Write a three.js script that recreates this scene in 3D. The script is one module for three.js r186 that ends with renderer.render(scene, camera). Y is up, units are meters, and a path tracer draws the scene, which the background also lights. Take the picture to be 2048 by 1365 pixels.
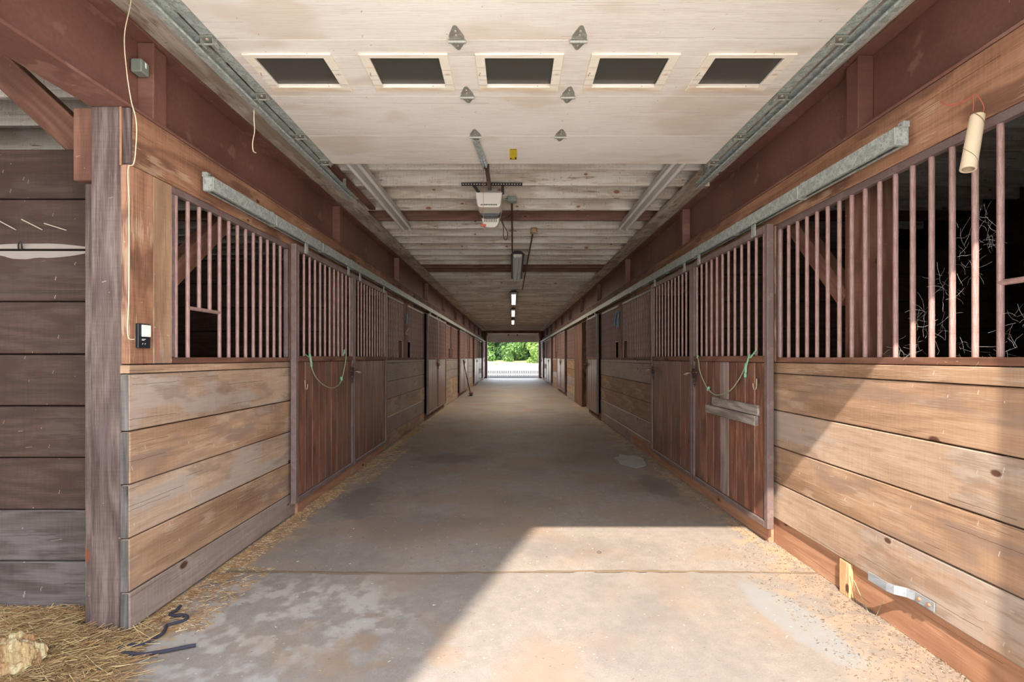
import * as THREE from 'three';
import { mergeGeometries } from 'three/addons/utils/BufferGeometryUtils.js';
import { RectAreaLightUniformsLib } from 'three/addons/lights/RectAreaLightUniformsLib.js';

// ---------------------------------------------------------------- camera, sky, sun, exposure
// The lens: 960 px focal length on a 2048 x 1365 frame, aisle vanishing point at (1026, 716), eye 1.40 m above the floor.
const F = 960, CX = 1026, CY = 716, EYE = 1.4;
const scene = new THREE.Scene();
const camera = new THREE.PerspectiveCamera(2 * Math.atan(682.5 / F) * 180 / Math.PI, 2048 / 1365, 0.05, 600);
camera.position.set(0, EYE, 0);
camera.lookAt(0, EYE, -10);
camera.setViewOffset(2048, 1365, 1024 - CX, 682.5 - CY, 2048, 1365);
scene.add(camera);

const renderer = new THREE.WebGLRenderer({ antialias: true });
renderer.toneMapping = THREE.LinearToneMapping;
renderer.toneMappingExposure = 2.65;
renderer.shadowMap.enabled = true;
renderer.shadowMap.type = THREE.PCFSoftShadowMap;

{ // bright summer sky, the same all round: pale at the horizon, bluer overhead
  const w = 64, h = 32, data = new Uint8Array(w * h * 4);
  for (let y = 0; y < h; y++) for (let x = 0; x < w; x++) {
    const e = Math.max(0, (y + 0.5) / h * 2 - 1), k = Math.pow(e, 0.6), i = (y * w + x) * 4;
    data[i] = 246 - 46 * k; data[i + 1] = 246 - 28 * k; data[i + 2] = 246 - 2 * k; data[i + 3] = 255;
  }
  const t = new THREE.DataTexture(data, w, h); t.colorSpace = THREE.SRGBColorSpace; t.magFilter = THREE.LinearFilter;
  t.mapping = THREE.EquirectangularReflectionMapping; t.needsUpdate = true;
  scene.background = t; scene.backgroundIntensity = 2.9; scene.environmentIntensity = 2.9;
}
const sun = new THREE.DirectionalLight(0xfff4e6, 4.1);
sun.position.set(-0.329 * 30, 0.985 * 30, 30 - 8); sun.target.position.set(0, 0, -8);
sun.castShadow = true; sun.shadow.radius = 1.2; sun.shadow.mapSize.set(4096, 4096);
Object.assign(sun.shadow.camera, { left: -30, right: 30, top: 45, bottom: -30, near: 1, far: 160 });
scene.add(sun, sun.target);
RectAreaLightUniformsLib.init();

// ---------------------------------------------------------------- helpers
const ORD = ['zeroth', 'first', 'second', 'third', 'fourth', 'fifth', 'sixth', 'seventh', 'eighth', 'ninth', 'tenth', 'eleventh'];
const along = (s) => (s < 0 ? ' from the hay bay along the push-button wall' : ' from the paper tube along its wall');
const nth = {}; const next = (k, s, start = 0) => { const q = k + s; nth[q] = (nth[q] ?? start) + 1; return ORD[nth[q]]; };
let seedState = 7;
const rnd = () => { seedState = (seedState + 0x6d2b79f5) | 0; let t = Math.imul(seedState ^ (seedState >>> 15), 1 | seedState); t = (t + Math.imul(t ^ (t >>> 7), 61 | t)) ^ t; return ((t ^ (t >>> 14)) >>> 0) / 4294967296; };
const rr = (a, b) => a + (b - a) * rnd();
const V = (x, y, z) => new THREE.Vector3(x, y, z);
const P = (px, py, d) => V((px - CX) / F * d, EYE + (CY - py) / F * d, -d);       // a pixel at a known depth
const onWall = (px, py, X) => P(px, py, X * F / (px - CX));                        // a pixel on the plane x = X
const onFloor = (px, py, y = 0) => P(px, py, F * (EYE - y) / (py - CY));           // a pixel on a level plane
const used = new Map();
const numbered = (n) => { const k = used.get(n) || 0; used.set(n, k + 1); return k ? n + '_' + String(k).padStart(3, '0') : n; };
function tag(o, label, category, group, kind) { o.userData.label = label; o.userData.category = category; if (group) o.userData.group = group; if (kind) o.userData.kind = kind; return o; }
function thing(name, label, category, pos = [0, 0, 0], group, kind) { const g = new THREE.Group(); g.name = numbered(name); g.position.set(...pos); scene.add(g); return tag(g, label, category, group, kind); }
function mesh(name, geo, mat, parent, pos) { const m = new THREE.Mesh(geo, mat); m.name = parent ? name : numbered(name); m.castShadow = m.receiveShadow = true; if (pos) m.position.set(...pos); (parent || scene).add(m); return m; }

// chamfered box with uv in metres, grain along axis g
function cbox(sx, sy, sz, g = 0, c = 0.003, ou = 0, ov = 0) {
  const h = [sx / 2, sy / 2, sz / 2]; c = Math.min(c, h[0] * 0.6, h[1] * 0.6, h[2] * 0.6);
  const pos = [], uv = [], nor = [];
  const pt = (a, s) => [0, 1, 2].map((k) => s[k] * (h[k] - (k === a ? 0 : c)));
  const tri = (p, q, r, ax) => {
    const n = V(q[0] - p[0], q[1] - p[1], q[2] - p[2]).cross(V(r[0] - p[0], r[1] - p[1], r[2] - p[2])).normalize();
    if (n.x * (p[0] + q[0] + r[0]) + n.y * (p[1] + q[1] + r[1]) + n.z * (p[2] + q[2] + r[2]) < 0) { [q, r] = [r, q]; n.negate(); }
    const o = [0, 1, 2].filter((k) => k !== ax);
    for (const v of [p, q, r]) {
      pos.push(...v); nor.push(n.x, n.y, n.z);
      if (ax === g) uv.push(v[o[0]] * 0.3 + ou, v[o[1]] + ov); else { const b = o.find((k) => k !== g); uv.push(v[g] + ou, v[b] + ov + (ax * 0.07)); }
    }
  };
  for (let a = 0; a < 3; a++) for (const s of [-1, 1]) {
    const b = (a + 1) % 3, d = (a + 2) % 3, q = [];
    for (const [i, j] of [[-1, -1], [1, -1], [1, 1], [-1, 1]]) { const sg = []; sg[a] = s; sg[b] = i; sg[d] = j; q.push(pt(a, sg)); }
    tri(q[0], q[1], q[2], a); tri(q[0], q[2], q[3], a);
  }
  for (let a = 0; a < 3; a++) {
    const b = (a + 1) % 3, d = (a + 2) % 3;
    for (const i of [-1, 1]) for (const j of [-1, 1]) {
      const s1 = [], s2 = []; s1[a] = i; s1[b] = j; s1[d] = -1; s2[a] = i; s2[b] = j; s2[d] = 1;
      const q = [pt(a, s1), pt(b, s1), pt(b, s2), pt(a, s2)], ax = a === g ? b : a;
      tri(q[0], q[1], q[2], ax); tri(q[0], q[2], q[3], ax);
    }
  }
  for (const i of [-1, 1]) for (const j of [-1, 1]) for (const k of [-1, 1]) { const s = [i, j, k]; tri(pt(0, s), pt(1, s), pt(2, s), g === 0 ? 1 : 0); }
  const geo = new THREE.BufferGeometry();
  geo.setAttribute('position', new THREE.Float32BufferAttribute(pos, 3)); geo.setAttribute('normal', new THREE.Float32BufferAttribute(nor, 3)); geo.setAttribute('uv', new THREE.Float32BufferAttribute(uv, 2));
  return geo;
}
const cache = new Map();
function cboxv(sx, sy, sz, g, c, n = 6) { // a few grain variants of one size, shared
  const k = Math.floor(rnd() * n), key = [sx.toFixed(3), sy.toFixed(3), sz.toFixed(3), g, c, k].join();
  if (!cache.has(key)) cache.set(key, cbox(sx, sy, sz, g, c, k * 0.613 + sx * 3.1, k * 0.217 + sy * 2.3));
  return cache.get(key);
}
// board between world limits (x0..x1, y0..y1, depth d0..d1), added under parent whose origin is (ox, oy, oz)
function board(name, [x0, x1, y0, y1, d0, d1], mat, parent, g = 2, c = 0.003) {
  const o = parent ? parent.position : V(0, 0, 0);
  return mesh(name, cboxv(Math.abs(x1 - x0), Math.abs(y1 - y0), Math.abs(d1 - d0), g, c), mat, parent, [(x0 + x1) / 2 - o.x, (y0 + y1) / 2 - o.y, -(d0 + d1) / 2 - o.z]);
}
function tubeGeo(points, r, seg = 24, rs = 6, closed = false) { return new THREE.TubeGeometry(new THREE.CatmullRomCurve3(points, closed), seg, r, rs, closed); }
const barCache = new Map();
function barGeo(r, len, seg = 10) { const k = r + ',' + len.toFixed(3) + ',' + seg; if (!barCache.has(k)) barCache.set(k, new THREE.CylinderGeometry(r, r, len, seg, 1)); return barCache.get(k); }
function rodBetween(a, b, r, seg = 8) { const g = new THREE.CylinderGeometry(r, r, a.distanceTo(b), seg, 1); g.applyQuaternion(new THREE.Quaternion().setFromUnitVectors(V(0, 1, 0), b.clone().sub(a).normalize())); const m = a.clone().add(b).multiplyScalar(0.5); g.translate(m.x, m.y, m.z); return g; }
function beamBetween(a, b, w, t, up = V(1, 0, 0)) { // timber from a to b; its thickness t lies along up
  const dir = b.clone().sub(a), len = dir.length(); dir.normalize();
  const g = cbox(len, w, t, 0, 0.005, rnd() * 3, rnd()), zax = up.clone().sub(dir.clone().multiplyScalar(dir.dot(up))).normalize(), yax = zax.clone().cross(dir);
  g.applyMatrix4(new THREE.Matrix4().makeBasis(dir, yax, zax)); const m = a.clone().add(b).multiplyScalar(0.5); g.translate(m.x, m.y, m.z); return g;
}

// ---------------------------------------------------------------- textures (what surfaces are made of)
function hash(x, y, s) { let h = Math.imul(x, 374761393) ^ Math.imul(y, 668265263) ^ Math.imul(s, 2147483629 & 0x7fffffff); h = Math.imul(h ^ (h >>> 13), 1274126177); return ((h ^ (h >>> 16)) >>> 0) / 4294967296; }
function pn(x, y, px, py, s) { // periodic value noise; x in 0..px, y in 0..py
  let xi = Math.floor(x), yi = Math.floor(y), fx = x - xi, fy = y - yi; fx = fx * fx * (3 - 2 * fx); fy = fy * fy * (3 - 2 * fy);
  xi = ((xi % px) + px) % px; yi = ((yi % py) + py) % py; const x1 = xi + 1 === px ? 0 : xi + 1, y1 = yi + 1 === py ? 0 : yi + 1;
  const a = hash(xi, yi, s), b = hash(x1, yi, s), c = hash(xi, y1, s), d = hash(x1, y1, s);
  return a + (b - a) * fx + (c - a) * fy + (a - b - c + d) * fx * fy;
}
const fbm = (u, v, px, py, s, o = 4) => { let t = 0, a = 0.5, n = 0; for (let i = 0; i < o; i++) { t += a * pn(u * px, v * py, px, py, s + i * 17); n += a; a *= 0.5; px *= 2; py *= 2; } return t / n; };
const sm = (a, b, x) => { x = Math.min(1, Math.max(0, (x - a) / (b - a))); return x * x * (3 - 2 * x); };
function finish(data, w, h, srgb) { const t = new THREE.DataTexture(data, w, h); if (srgb) t.colorSpace = THREE.SRGBColorSpace; t.wrapS = t.wrapT = THREE.RepeatWrapping; t.magFilter = THREE.LinearFilter; t.minFilter = THREE.LinearMipmapLinearFilter; t.generateMipmaps = true; t.needsUpdate = true; return t; }
const desat = (c, f) => { if (!c) return c; const l = 0.3 * c[0] + 0.55 * c[1] + 0.15 * c[2]; return c.map((z) => l + (z - l) * f); };
function wood({ w = 768, h = 384, sat = 0.74, W = 2.4, H = 0.6, s = 1, dark, mid, light, ring = 0.35, rings = 9, fiber = 0.35, blotch = 0.5, saw = 0.1, stain, stainAmt = 0.5, stainAt = 0.52, stain2, stain2At = 0.6, stain2Amt = 0.6, knots = 3, knotCol = [70, 40, 26], flecks = 60, fleckCol = [205, 190, 170], cracks = 14, rough = 0.75, gloss = 0.1, bump = 0.0025, metal = 0 }) {
  dark = desat(dark, sat); mid = desat(mid, sat); light = desat(light, sat); stain = desat(stain, sat); stain2 = desat(stain2, sat);
  const col = new Uint8Array(w * h * 4), bmp = new Uint8Array(w * h * 4), K = [];
  for (let i = 0; i < knots; i++) K.push([hash(i, 3, s), hash(i, 9, s), 0.008 + 0.014 * hash(i, 5, s)]);
  const fpx = Math.round(W * 9), fpy = Math.round(H * 330), spx = Math.round(W * 160);
  for (let y = 0; y < h; y++) for (let x = 0; x < w; x++) {
    const u = x / w, v = y / h; let kd = 9, warp = 0;
    for (const [ku, kv, kr] of K) { let du = Math.abs(u - ku), dv = v - kv; if (du > 0.5) du = 1 - du; if (dv > 0.5) dv -= 1; if (dv < -0.5) dv += 1; du *= W; dv *= H; const e = Math.hypot(du * 0.6, dv) / kr; kd = Math.min(kd, e); warp += Math.sign(dv) * Math.exp(-e * 0.35) * 0.9; }
    const n1 = fbm(u, v, 2, 3, s, 3), n2 = pn(u * 5, v * 12, 5, 12, s + 5);
    const rg = 0.5 + 0.5 * Math.sin(6.2832 * (v * rings + (n1 - 0.5) * 5 + n2 * 0.5 - warp));
    const fb = pn(u * fpx, v * fpy, fpx, fpy, s + 9) * 0.6 + pn(u * fpx * 3, v * fpy, fpx * 3, fpy, s + 10) * 0.4;
    const bl = fbm(u, v, 4, 2, s + 21, 3), sw = pn(u * spx, v * 6, spx, 6, s + 31);
    let t = 0.5 + ring * (rg - 0.5) + fiber * (fb - 0.5) + blotch * (bl - 0.5) * 1.6 + saw * (sw - 0.5); const hgt = 0.5 + 0.5 * ring * (rg - 0.5) + 0.8 * fiber * (fb - 0.5) + saw * (sw - 0.5);
    t = Math.min(1, Math.max(0, t)); const c = [0, 0, 0];
    for (let k = 0; k < 3; k++) c[k] = t < 0.5 ? dark[k] + (mid[k] - dark[k]) * t * 2 : mid[k] + (light[k] - mid[k]) * (t - 0.5) * 2;
    if (stain) { const m = sm(stainAt, stainAt + 0.16, fbm(u, v, 6, 5, s + 41, 4) + 0.1 * (fb - 0.5)) * stainAmt; for (let k = 0; k < 3; k++) c[k] += (stain[k] - c[k]) * m; }
    if (stain2) { const m = sm(stain2At, stain2At + 0.1, fbm(u, v, 10, 8, s + 61, 4) * 0.75 + 0.25 * fb) * stain2Amt; for (let k = 0; k < 3; k++) c[k] += (stain2[k] - c[k]) * m; }
    if (kd < 1.3) { const m = sm(1.3, 0.7, kd) * 0.8; for (let k = 0; k < 3; k++) c[k] += (knotCol[k] - c[k]) * m; }
    const i = (y * w + x) * 4; for (let k = 0; k < 3; k++) col[i + k] = c[k]; col[i + 3] = 255;
    const b = Math.max(0, Math.min(255, hgt * 200 + 20)); bmp[i] = bmp[i + 1] = bmp[i + 2] = b; bmp[i + 3] = 255;
  }
  const put = (x, y, c, a, hb) => { x = ((x % w) + w) % w; y = ((y % h) + h) % h; const i = (y * w + x) * 4; for (let k = 0; k < 3; k++) col[i + k] += (c[k] - col[i + k]) * a; if (hb !== undefined) bmp[i] = bmp[i + 1] = bmp[i + 2] = hb; };
  let q = s * 131; const R = () => hash(q++, 77, s);
  for (let i = 0; i < flecks; i++) { const x = R() * w | 0, y = R() * h | 0, vert = R() < 0.7, L = 2 + R() * 14 | 0, a = 0.35 + 0.6 * R(); for (let k = 0; k < L; k++) put(x + (vert ? (k * 0.15) | 0 : k), y + (vert ? k : (k * 0.3) | 0), fleckCol, a); }
  for (let i = 0; i < cracks; i++) { let x = R() * w | 0, y = R() * h; const L = 20 + R() * 150; for (let k = 0; k < L; k++) { y += (R() - 0.5) * 0.5; put(x + k, Math.round(y), dark.map((z) => z * 0.45), 0.7, 0); } }
  const map = finish(col, w, h, true), bm = finish(bmp, w, h, false); map.repeat.set(1 / W, 1 / H); bm.repeat.set(1 / W, 1 / H);
  return new THREE.MeshPhysicalMaterial({ map, bumpMap: bm, bumpScale: bump, roughness: rough, specularIntensity: gloss > 0.5 ? 1 : 0.6 });
}
function fleckMat({ w = 512, h = 512, W = 1, H = 1, s = 1, a, b, c, n = 5, fine = 0.25, rough = 0.5, metal = 0, bump = 0, clump = 0.5, specks = 0, speckCol = [220, 210, 200] }) { // paint, zinc, dirt: two tones in patches, a third in spots, fine grain
  const col = new Uint8Array(w * h * 4);
  for (let y = 0; y < h; y++) for (let x = 0; x < w; x++) {
    const u = x / w, v = y / h, t = sm(0.35, 0.65, fbm(u, v, n, n, s, 5)), g = (hash(x, y, s + 3) - 0.5) * fine * 0.5 + (pn(u * 128, v * 128, 128, 128, s + 8) - 0.5) * fine, m = c ? sm(clump, clump + 0.08, fbm(u, v, n * 3, n * 3, s + 50, 4)) : 0, i = (y * w + x) * 4;
    for (let k = 0; k < 3; k++) { let z = a[k] + (b[k] - a[k]) * t; if (c) z += (c[k] - z) * m; col[i + k] = Math.max(0, Math.min(255, z * (1 + g))); }
    col[i + 3] = 255;
  }
  for (let i = 0; i < specks; i++) { const x = hash(i, 1, s) * w | 0, y = hash(i, 2, s) * h | 0, L = 1 + hash(i, 3, s) * 5; for (let k = 0; k < L; k++) { const j = ((y + k) % h * w + x) * 4; for (let z = 0; z < 3; z++) col[j + z] = speckCol[z]; } }
  const map = finish(col, w, h, true); map.repeat.set(1 / W, 1 / H);
  const m = new THREE.MeshStandardMaterial({ map, roughness: rough, metalness: metal }); if (bump) { m.bumpMap = map; m.bumpScale = bump; } return m;
}
const M = {
  tan: wood({ s: 11, sat: 0.74, knots: 1, dark: [136, 102, 76], mid: [182, 144, 112], light: [208, 176, 144], ring: 0.12, rings: 6, saw: 0.1, stain: [172, 156, 146], stainAmt: 0.55, stainAt: 0.5, stain2: [130, 98, 74], stain2At: 0.58, stain2Amt: 0.4, flecks: 50, fleckCol: [220, 208, 190], rough: 0.8 }),
  tanB: wood({ s: 23, sat: 0.78, knots: 1, dark: [132, 94, 66], mid: [178, 134, 98], light: [206, 168, 132], ring: 0.16, rings: 5, saw: 0.08, stain: [140, 112, 96], stainAmt: 0.6, stain2: [206, 186, 160], stain2At: 0.6, stain2Amt: 0.3, flecks: 40, fleckCol: [225, 214, 196], rough: 0.8 }),
  tanGray: wood({ s: 37, dark: [112, 90, 78], mid: [152, 126, 110], light: [184, 162, 146], ring: 0.14, rings: 7, saw: 0.2, stain: [152, 132, 124], stainAmt: 0.55, flecks: 80, fleckCol: [206, 186, 150], rough: 0.5, gloss: 1 }),
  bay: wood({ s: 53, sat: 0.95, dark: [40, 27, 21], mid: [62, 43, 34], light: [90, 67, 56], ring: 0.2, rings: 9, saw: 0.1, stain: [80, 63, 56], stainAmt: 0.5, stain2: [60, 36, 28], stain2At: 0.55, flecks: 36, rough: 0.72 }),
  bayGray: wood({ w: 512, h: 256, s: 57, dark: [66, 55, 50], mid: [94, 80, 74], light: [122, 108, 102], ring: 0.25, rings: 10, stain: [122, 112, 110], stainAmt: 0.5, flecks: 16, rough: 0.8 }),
  red: wood({ s: 61, sat: 0.9, W: 1.8, H: 0.5, dark: [88, 52, 40], mid: [130, 80, 60], light: [166, 118, 92], ring: 0.35, rings: 8, fiber: 0.5, saw: 0.05, stain: [96, 66, 54], stainAmt: 0.6, stain2: [164, 128, 102], stain2At: 0.63, stain2Amt: 0.5, flecks: 26, rough: 0.34, gloss: 1, bump: 0.0012 }),
  redB: wood({ s: 67, sat: 0.9, W: 1.8, H: 0.5, dark: [82, 52, 42], mid: [120, 78, 62], light: [154, 114, 94], ring: 0.35, rings: 6, fiber: 0.5, saw: 0.05, stain: [110, 84, 72], stainAmt: 0.5, flecks: 22, rough: 0.34, gloss: 1, bump: 0.0012 }),
  pinkGray: wood({ w: 512, h: 256, s: 71, dark: [130, 104, 94], mid: [162, 134, 122], light: [186, 164, 152], ring: 0.35, rings: 6, flecks: 10, rough: 0.7 }),
  header: wood({ s: 73, sat: 0.85, dark: [122, 80, 56], mid: [170, 118, 86], light: [200, 152, 118], ring: 0.2, rings: 6, saw: 0.14, stain: [96, 62, 46], stainAmt: 0.55, stainAt: 0.55, stain2: [198, 166, 134], stain2At: 0.62, flecks: 36, rough: 0.75 }),
  post: wood({ s: 79, dark: [74, 54, 48], mid: [106, 82, 74], light: [140, 116, 106], ring: 0.35, rings: 5, fiber: 0.6, stain: [104, 82, 82], stainAmt: 0.6, knots: 4, knotCol: [134, 72, 44], flecks: 24, cracks: 34, rough: 0.75, bump: 0.004 }),
  endGray: wood({ w: 512, h: 256, s: 83, dark: [74, 67, 62], mid: [102, 93, 86], light: [130, 120, 112], ring: 0.4, rings: 8, fiber: 0.6, flecks: 10, cracks: 30, rough: 0.9 }),
  slat: wood({ w: 512, h: 256, s: 87, dark: [104, 90, 80], mid: [146, 130, 118], light: [178, 164, 150], ring: 0.45, rings: 7, fiber: 0.6, stain: [92, 78, 68], stainAmt: 0.4, knots: 5, flecks: 20, rough: 0.85 }),
  plinth: wood({ s: 89, dark: [150, 92, 58], mid: [188, 126, 86], light: [214, 160, 120], ring: 0.22, rings: 4, saw: 0.05, stain: [172, 112, 78], stainAmt: 0.5, knots: 2, flecks: 30, cracks: 6, rough: 0.8 }),
  raw: wood({ w: 512, h: 256, s: 97, dark: [176, 120, 66], mid: [210, 156, 98], light: [232, 188, 134], ring: 0.4, rings: 8, knots: 2, flecks: 6, rough: 0.75 }),
  brown: wood({ s: 101, sat: 0.85, dark: [92, 56, 40], mid: [126, 82, 62], light: [152, 108, 86], ring: 0.3, rings: 6, stain: [98, 62, 50], stainAmt: 0.5, flecks: 20, rough: 0.7 }),
  joist: wood({ s: 103, W: 3.1, H: 0.47, dark: [192, 172, 148], mid: [228, 216, 198], light: [242, 234, 220], ring: 0.22, rings: 3, fiber: 0.3, saw: 0.2, stain: [196, 172, 144], stainAmt: 0.6, stainAt: 0.54, stain2: [150, 112, 84], stain2At: 0.655, stain2Amt: 0.75, knots: 5, knotCol: [146, 92, 60], flecks: 420, fleckCol: [118, 84, 62], cracks: 30, rough: 0.85, bump: 0.004 }),
  joistBrown: wood({ w: 512, h: 256, s: 107, W: 3.1, H: 0.47, dark: [100, 62, 46], mid: [134, 88, 68], light: [160, 112, 90], ring: 0.3, rings: 3, knots: 3, flecks: 30, rough: 0.8 }),
  plate: wood({ s: 109, dark: [166, 146, 124], mid: [204, 188, 166], light: [226, 214, 196], ring: 0.25, rings: 5, fiber: 0.5, stain: [156, 130, 106], stainAmt: 0.6, stain2: [130, 92, 68], stain2At: 0.62, flecks: 160, fleckCol: [110, 78, 58], rough: 0.85 }),
  panel: wood({ s: 113, W: 3.1, H: 1.05, h: 1024, dark: [206, 190, 172], mid: [232, 222, 208], light: [242, 235, 224], ring: 0.08, rings: 4, fiber: 0.5, blotch: 0.35, saw: 0.04, stain: [212, 188, 160], stainAmt: 0.5, stainAt: 0.56, knots: 0, flecks: 90, fleckCol: [160, 130, 104], cracks: 20, rough: 0.62, bump: 0.001 }),
  cream: wood({ s: 127, dark: [212, 190, 156], mid: [238, 224, 200], light: [246, 238, 222], ring: 0.15, rings: 3, stain: [214, 170, 112], stainAmt: 0.6, stain2: [150, 92, 50], stain2At: 0.66, flecks: 90, fleckCol: [120, 76, 46], knots: 0, rough: 0.7, w: 512, h: 256 }),
  ply: wood({ s: 131, dark: [120, 84, 52], mid: [156, 114, 74], light: [182, 140, 98], ring: 0.5, rings: 5, knots: 1, flecks: 8, rough: 0.7, w: 512, h: 256 }),
  steel: fleckMat({ s: 5, W: 1.6, H: 1.6, a: [114, 76, 64], b: [126, 86, 73], c: [138, 100, 86], clump: 0.66, n: 4, fine: 0.08, rough: 0.55, specks: 14, speckCol: [196, 176, 160] }),
  bar: fleckMat({ s: 7, W: 0.25, H: 0.25, a: [150, 118, 111], b: [168, 136, 128], c: [138, 100, 90], clump: 0.6, n: 6, fine: 0.2, rough: 0.55, w: 256, h: 256 }),
  frame: fleckMat({ s: 12, W: 0.4, H: 0.4, a: [112, 94, 91], b: [124, 106, 102], c: [116, 92, 86], clump: 0.58, n: 5, fine: 0.15, rough: 0.5, w: 256, h: 256 }),
  zinc: fleckMat({ s: 15, W: 0.5, H: 0.5, a: [158, 164, 158], b: [178, 184, 178], c: [146, 150, 144], clump: 0.56, n: 14, fine: 0.15, rough: 0.5, metal: 0.15, specks: 26 }),
  zincNew: fleckMat({ s: 18, W: 0.3, H: 0.3, a: [150, 156, 162], b: [168, 174, 180], n: 6, fine: 0.08, rough: 0.45, metal: 0.4, w: 128, h: 128 }),
  hinge: fleckMat({ s: 19, W: 0.2, H: 0.2, a: [138, 138, 128], b: [160, 160, 150], c: [146, 110, 80], clump: 0.7, n: 6, fine: 0.15, rough: 0.45, metal: 0.2, w: 128, h: 128 }),
  dirt: fleckMat({ s: 25, W: 2, H: 2, a: [112, 88, 66], b: [134, 108, 82], c: [92, 70, 52], clump: 0.55, n: 6, fine: 0.5, rough: 0.95, bump: 0.01 }),
};
const plain = (c, rough = 0.6, metal = 0, more = {}) => new THREE.MeshStandardMaterial({ color: c, roughness: rough, metalness: metal, ...more });
Object.assign(M, {
  black: plain(0x1b1d22, 0.45), darkIron: plain(0x3a3330, 0.6, 0.4), rust: plain(0x6d4a38, 0.7, 0.2), nail: plain(0xc9b7a2, 0.5, 0.4), copperBolt: plain(0xb48a6c, 0.5, 0.4),
  green: plain(0x7fae8c, 0.85), twine: plain(0x98a07c, 0.9), blue: plain(0x6aa7c8, 0.8), redTwine: plain(0xb8604a, 0.85), wire: plain(0xe6d6b6, 0.7), wireDark: plain(0x5a4030, 0.7), rope: plain(0x33313c, 0.9),
  button: plain(0xf6f2e2, 0.4), white: plain(0xf2efe6, 0.5), lampMetal: plain(0xcfcac2, 0.45), lampGray: plain(0xcac6be, 0.5, 0.2), tubeOff: plain(0xe4e2dc, 0.3), lampBlue: plain(0xaebcc6, 0.35),
  glow: new THREE.MeshStandardMaterial({ color: 0xffffff, emissive: 0xfff2e0, emissiveIntensity: 1.2 }),
  opener: plain(0xd9d2c4, 0.5), openerDark: plain(0x4a4e54, 0.4), slot: plain(0x2a2622, 0.8), redKnob: plain(0xb14a38, 0.5), boxGreen: plain(0x8b9488, 0.5, 0.2), railDark: plain(0x5b4438, 0.5, 0.3),
  paper: plain(0xd6c2a2, 0.8), paperMark: plain(0x7c6a52, 0.8), web: new THREE.MeshStandardMaterial({ color: 0xd8d4cc, roughness: 0.9 }), straw: plain(0xffffff, 0.85), fence: plain(0xaca8a0, 0.7), jbox: plain(0xb89a76, 0.6),
  pane: new THREE.MeshPhysicalMaterial({ color: 0x6c6a62, transmission: 0.55, thickness: 0, roughness: 0.3, ior: 1.45 }),
  silo: fleckMat({ s: 29, W: 3, H: 3, a: [168, 162, 152], b: [188, 182, 172], n: 5, fine: 0.2, rough: 0.9 }),
  leafA: new THREE.MeshPhysicalMaterial({ color: 0x55782c, roughness: 0.8, transmission: 0.3, thickness: 0, side: THREE.DoubleSide }),
  leafB: new THREE.MeshPhysicalMaterial({ color: 0x3a612a, roughness: 0.8, transmission: 0.3, thickness: 0, side: THREE.DoubleSide }),
  leafC: new THREE.MeshPhysicalMaterial({ color: 0x728f38, roughness: 0.8, transmission: 0.3, thickness: 0, side: THREE.DoubleSide }),
  bark: plain(0x5e4c3c, 0.9), grass: plain(0x98a060, 0.95), mulch: plain(0xb08a62, 0.95),
});

// concrete of the aisle: fine aggregate, pale dust, brown dirt ground in, straw-coloured crumbs by the walls; uv spans the slab once
function concrete(w, h, x0, x1, d0, d1, s, opt) {
  const col = new Uint8Array(w * h * 4), bm = new Uint8Array(w * h * 4);
  for (let y = 0; y < h; y++) for (let x = 0; x < w; x++) {
    const X = x0 + (x1 - x0) * (x + 0.5) / w, d = d0 + (d1 - d0) * (y + 0.5) / h, i = (y * w + x) * 4;
    const n = (k, f, o = 4) => fbm(X * f / 64 + 0.37, d * f / 64 + 0.11, 64, 64, s + k, o);
    const ag = (hash(x, y, s) - 0.5) * 0.13 + (n(1, 22, 2) - 0.5) * 0.1;
    const base = opt.base(X, d, n); let m;
    let c = base.map((z) => z * (1 + ag));
    const mix = (k, a) => { for (let j = 0; j < 3; j++) c[j] += (k[j] - c[j]) * a; };
    m = sm(0.42, 0.7, n(9, 2.3, 6)); mix([150, 124, 102], m * opt.brown);                 // brown dirt
    m = sm(0.48, 0.74, n(15, 1.7, 6)); mix([104, 96, 92], m * opt.damp);                    // old damp stains
    if (opt.extra) opt.extra(X, d, n, mix);
    const sp = hash(x >> 1, y >> 1, s + 70); if (sp > 0.9991) mix([214, 206, 194], 0.6); else if (sp < 0.0009) mix([92, 74, 58], 0.7);
    for (let j = 0; j < 3; j++) col[i + j] = Math.max(0, Math.min(255, c[j])); col[i + 3] = 255;
    const b = Math.max(0, Math.min(255, 128 + ag * 500)); bm[i] = bm[i + 1] = bm[i + 2] = b; bm[i + 3] = 255;
  }
  const map = finish(col, w, h, true), bump = finish(bm, w, h, false);
  return new THREE.MeshStandardMaterial({ map, bumpMap: bump, bumpScale: 0.002, roughness: opt.rough });
}
const ell = (X, d, cx, cd, rx, rd) => Math.hypot((X - cx) / rx, (d - cd) / rd);
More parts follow.
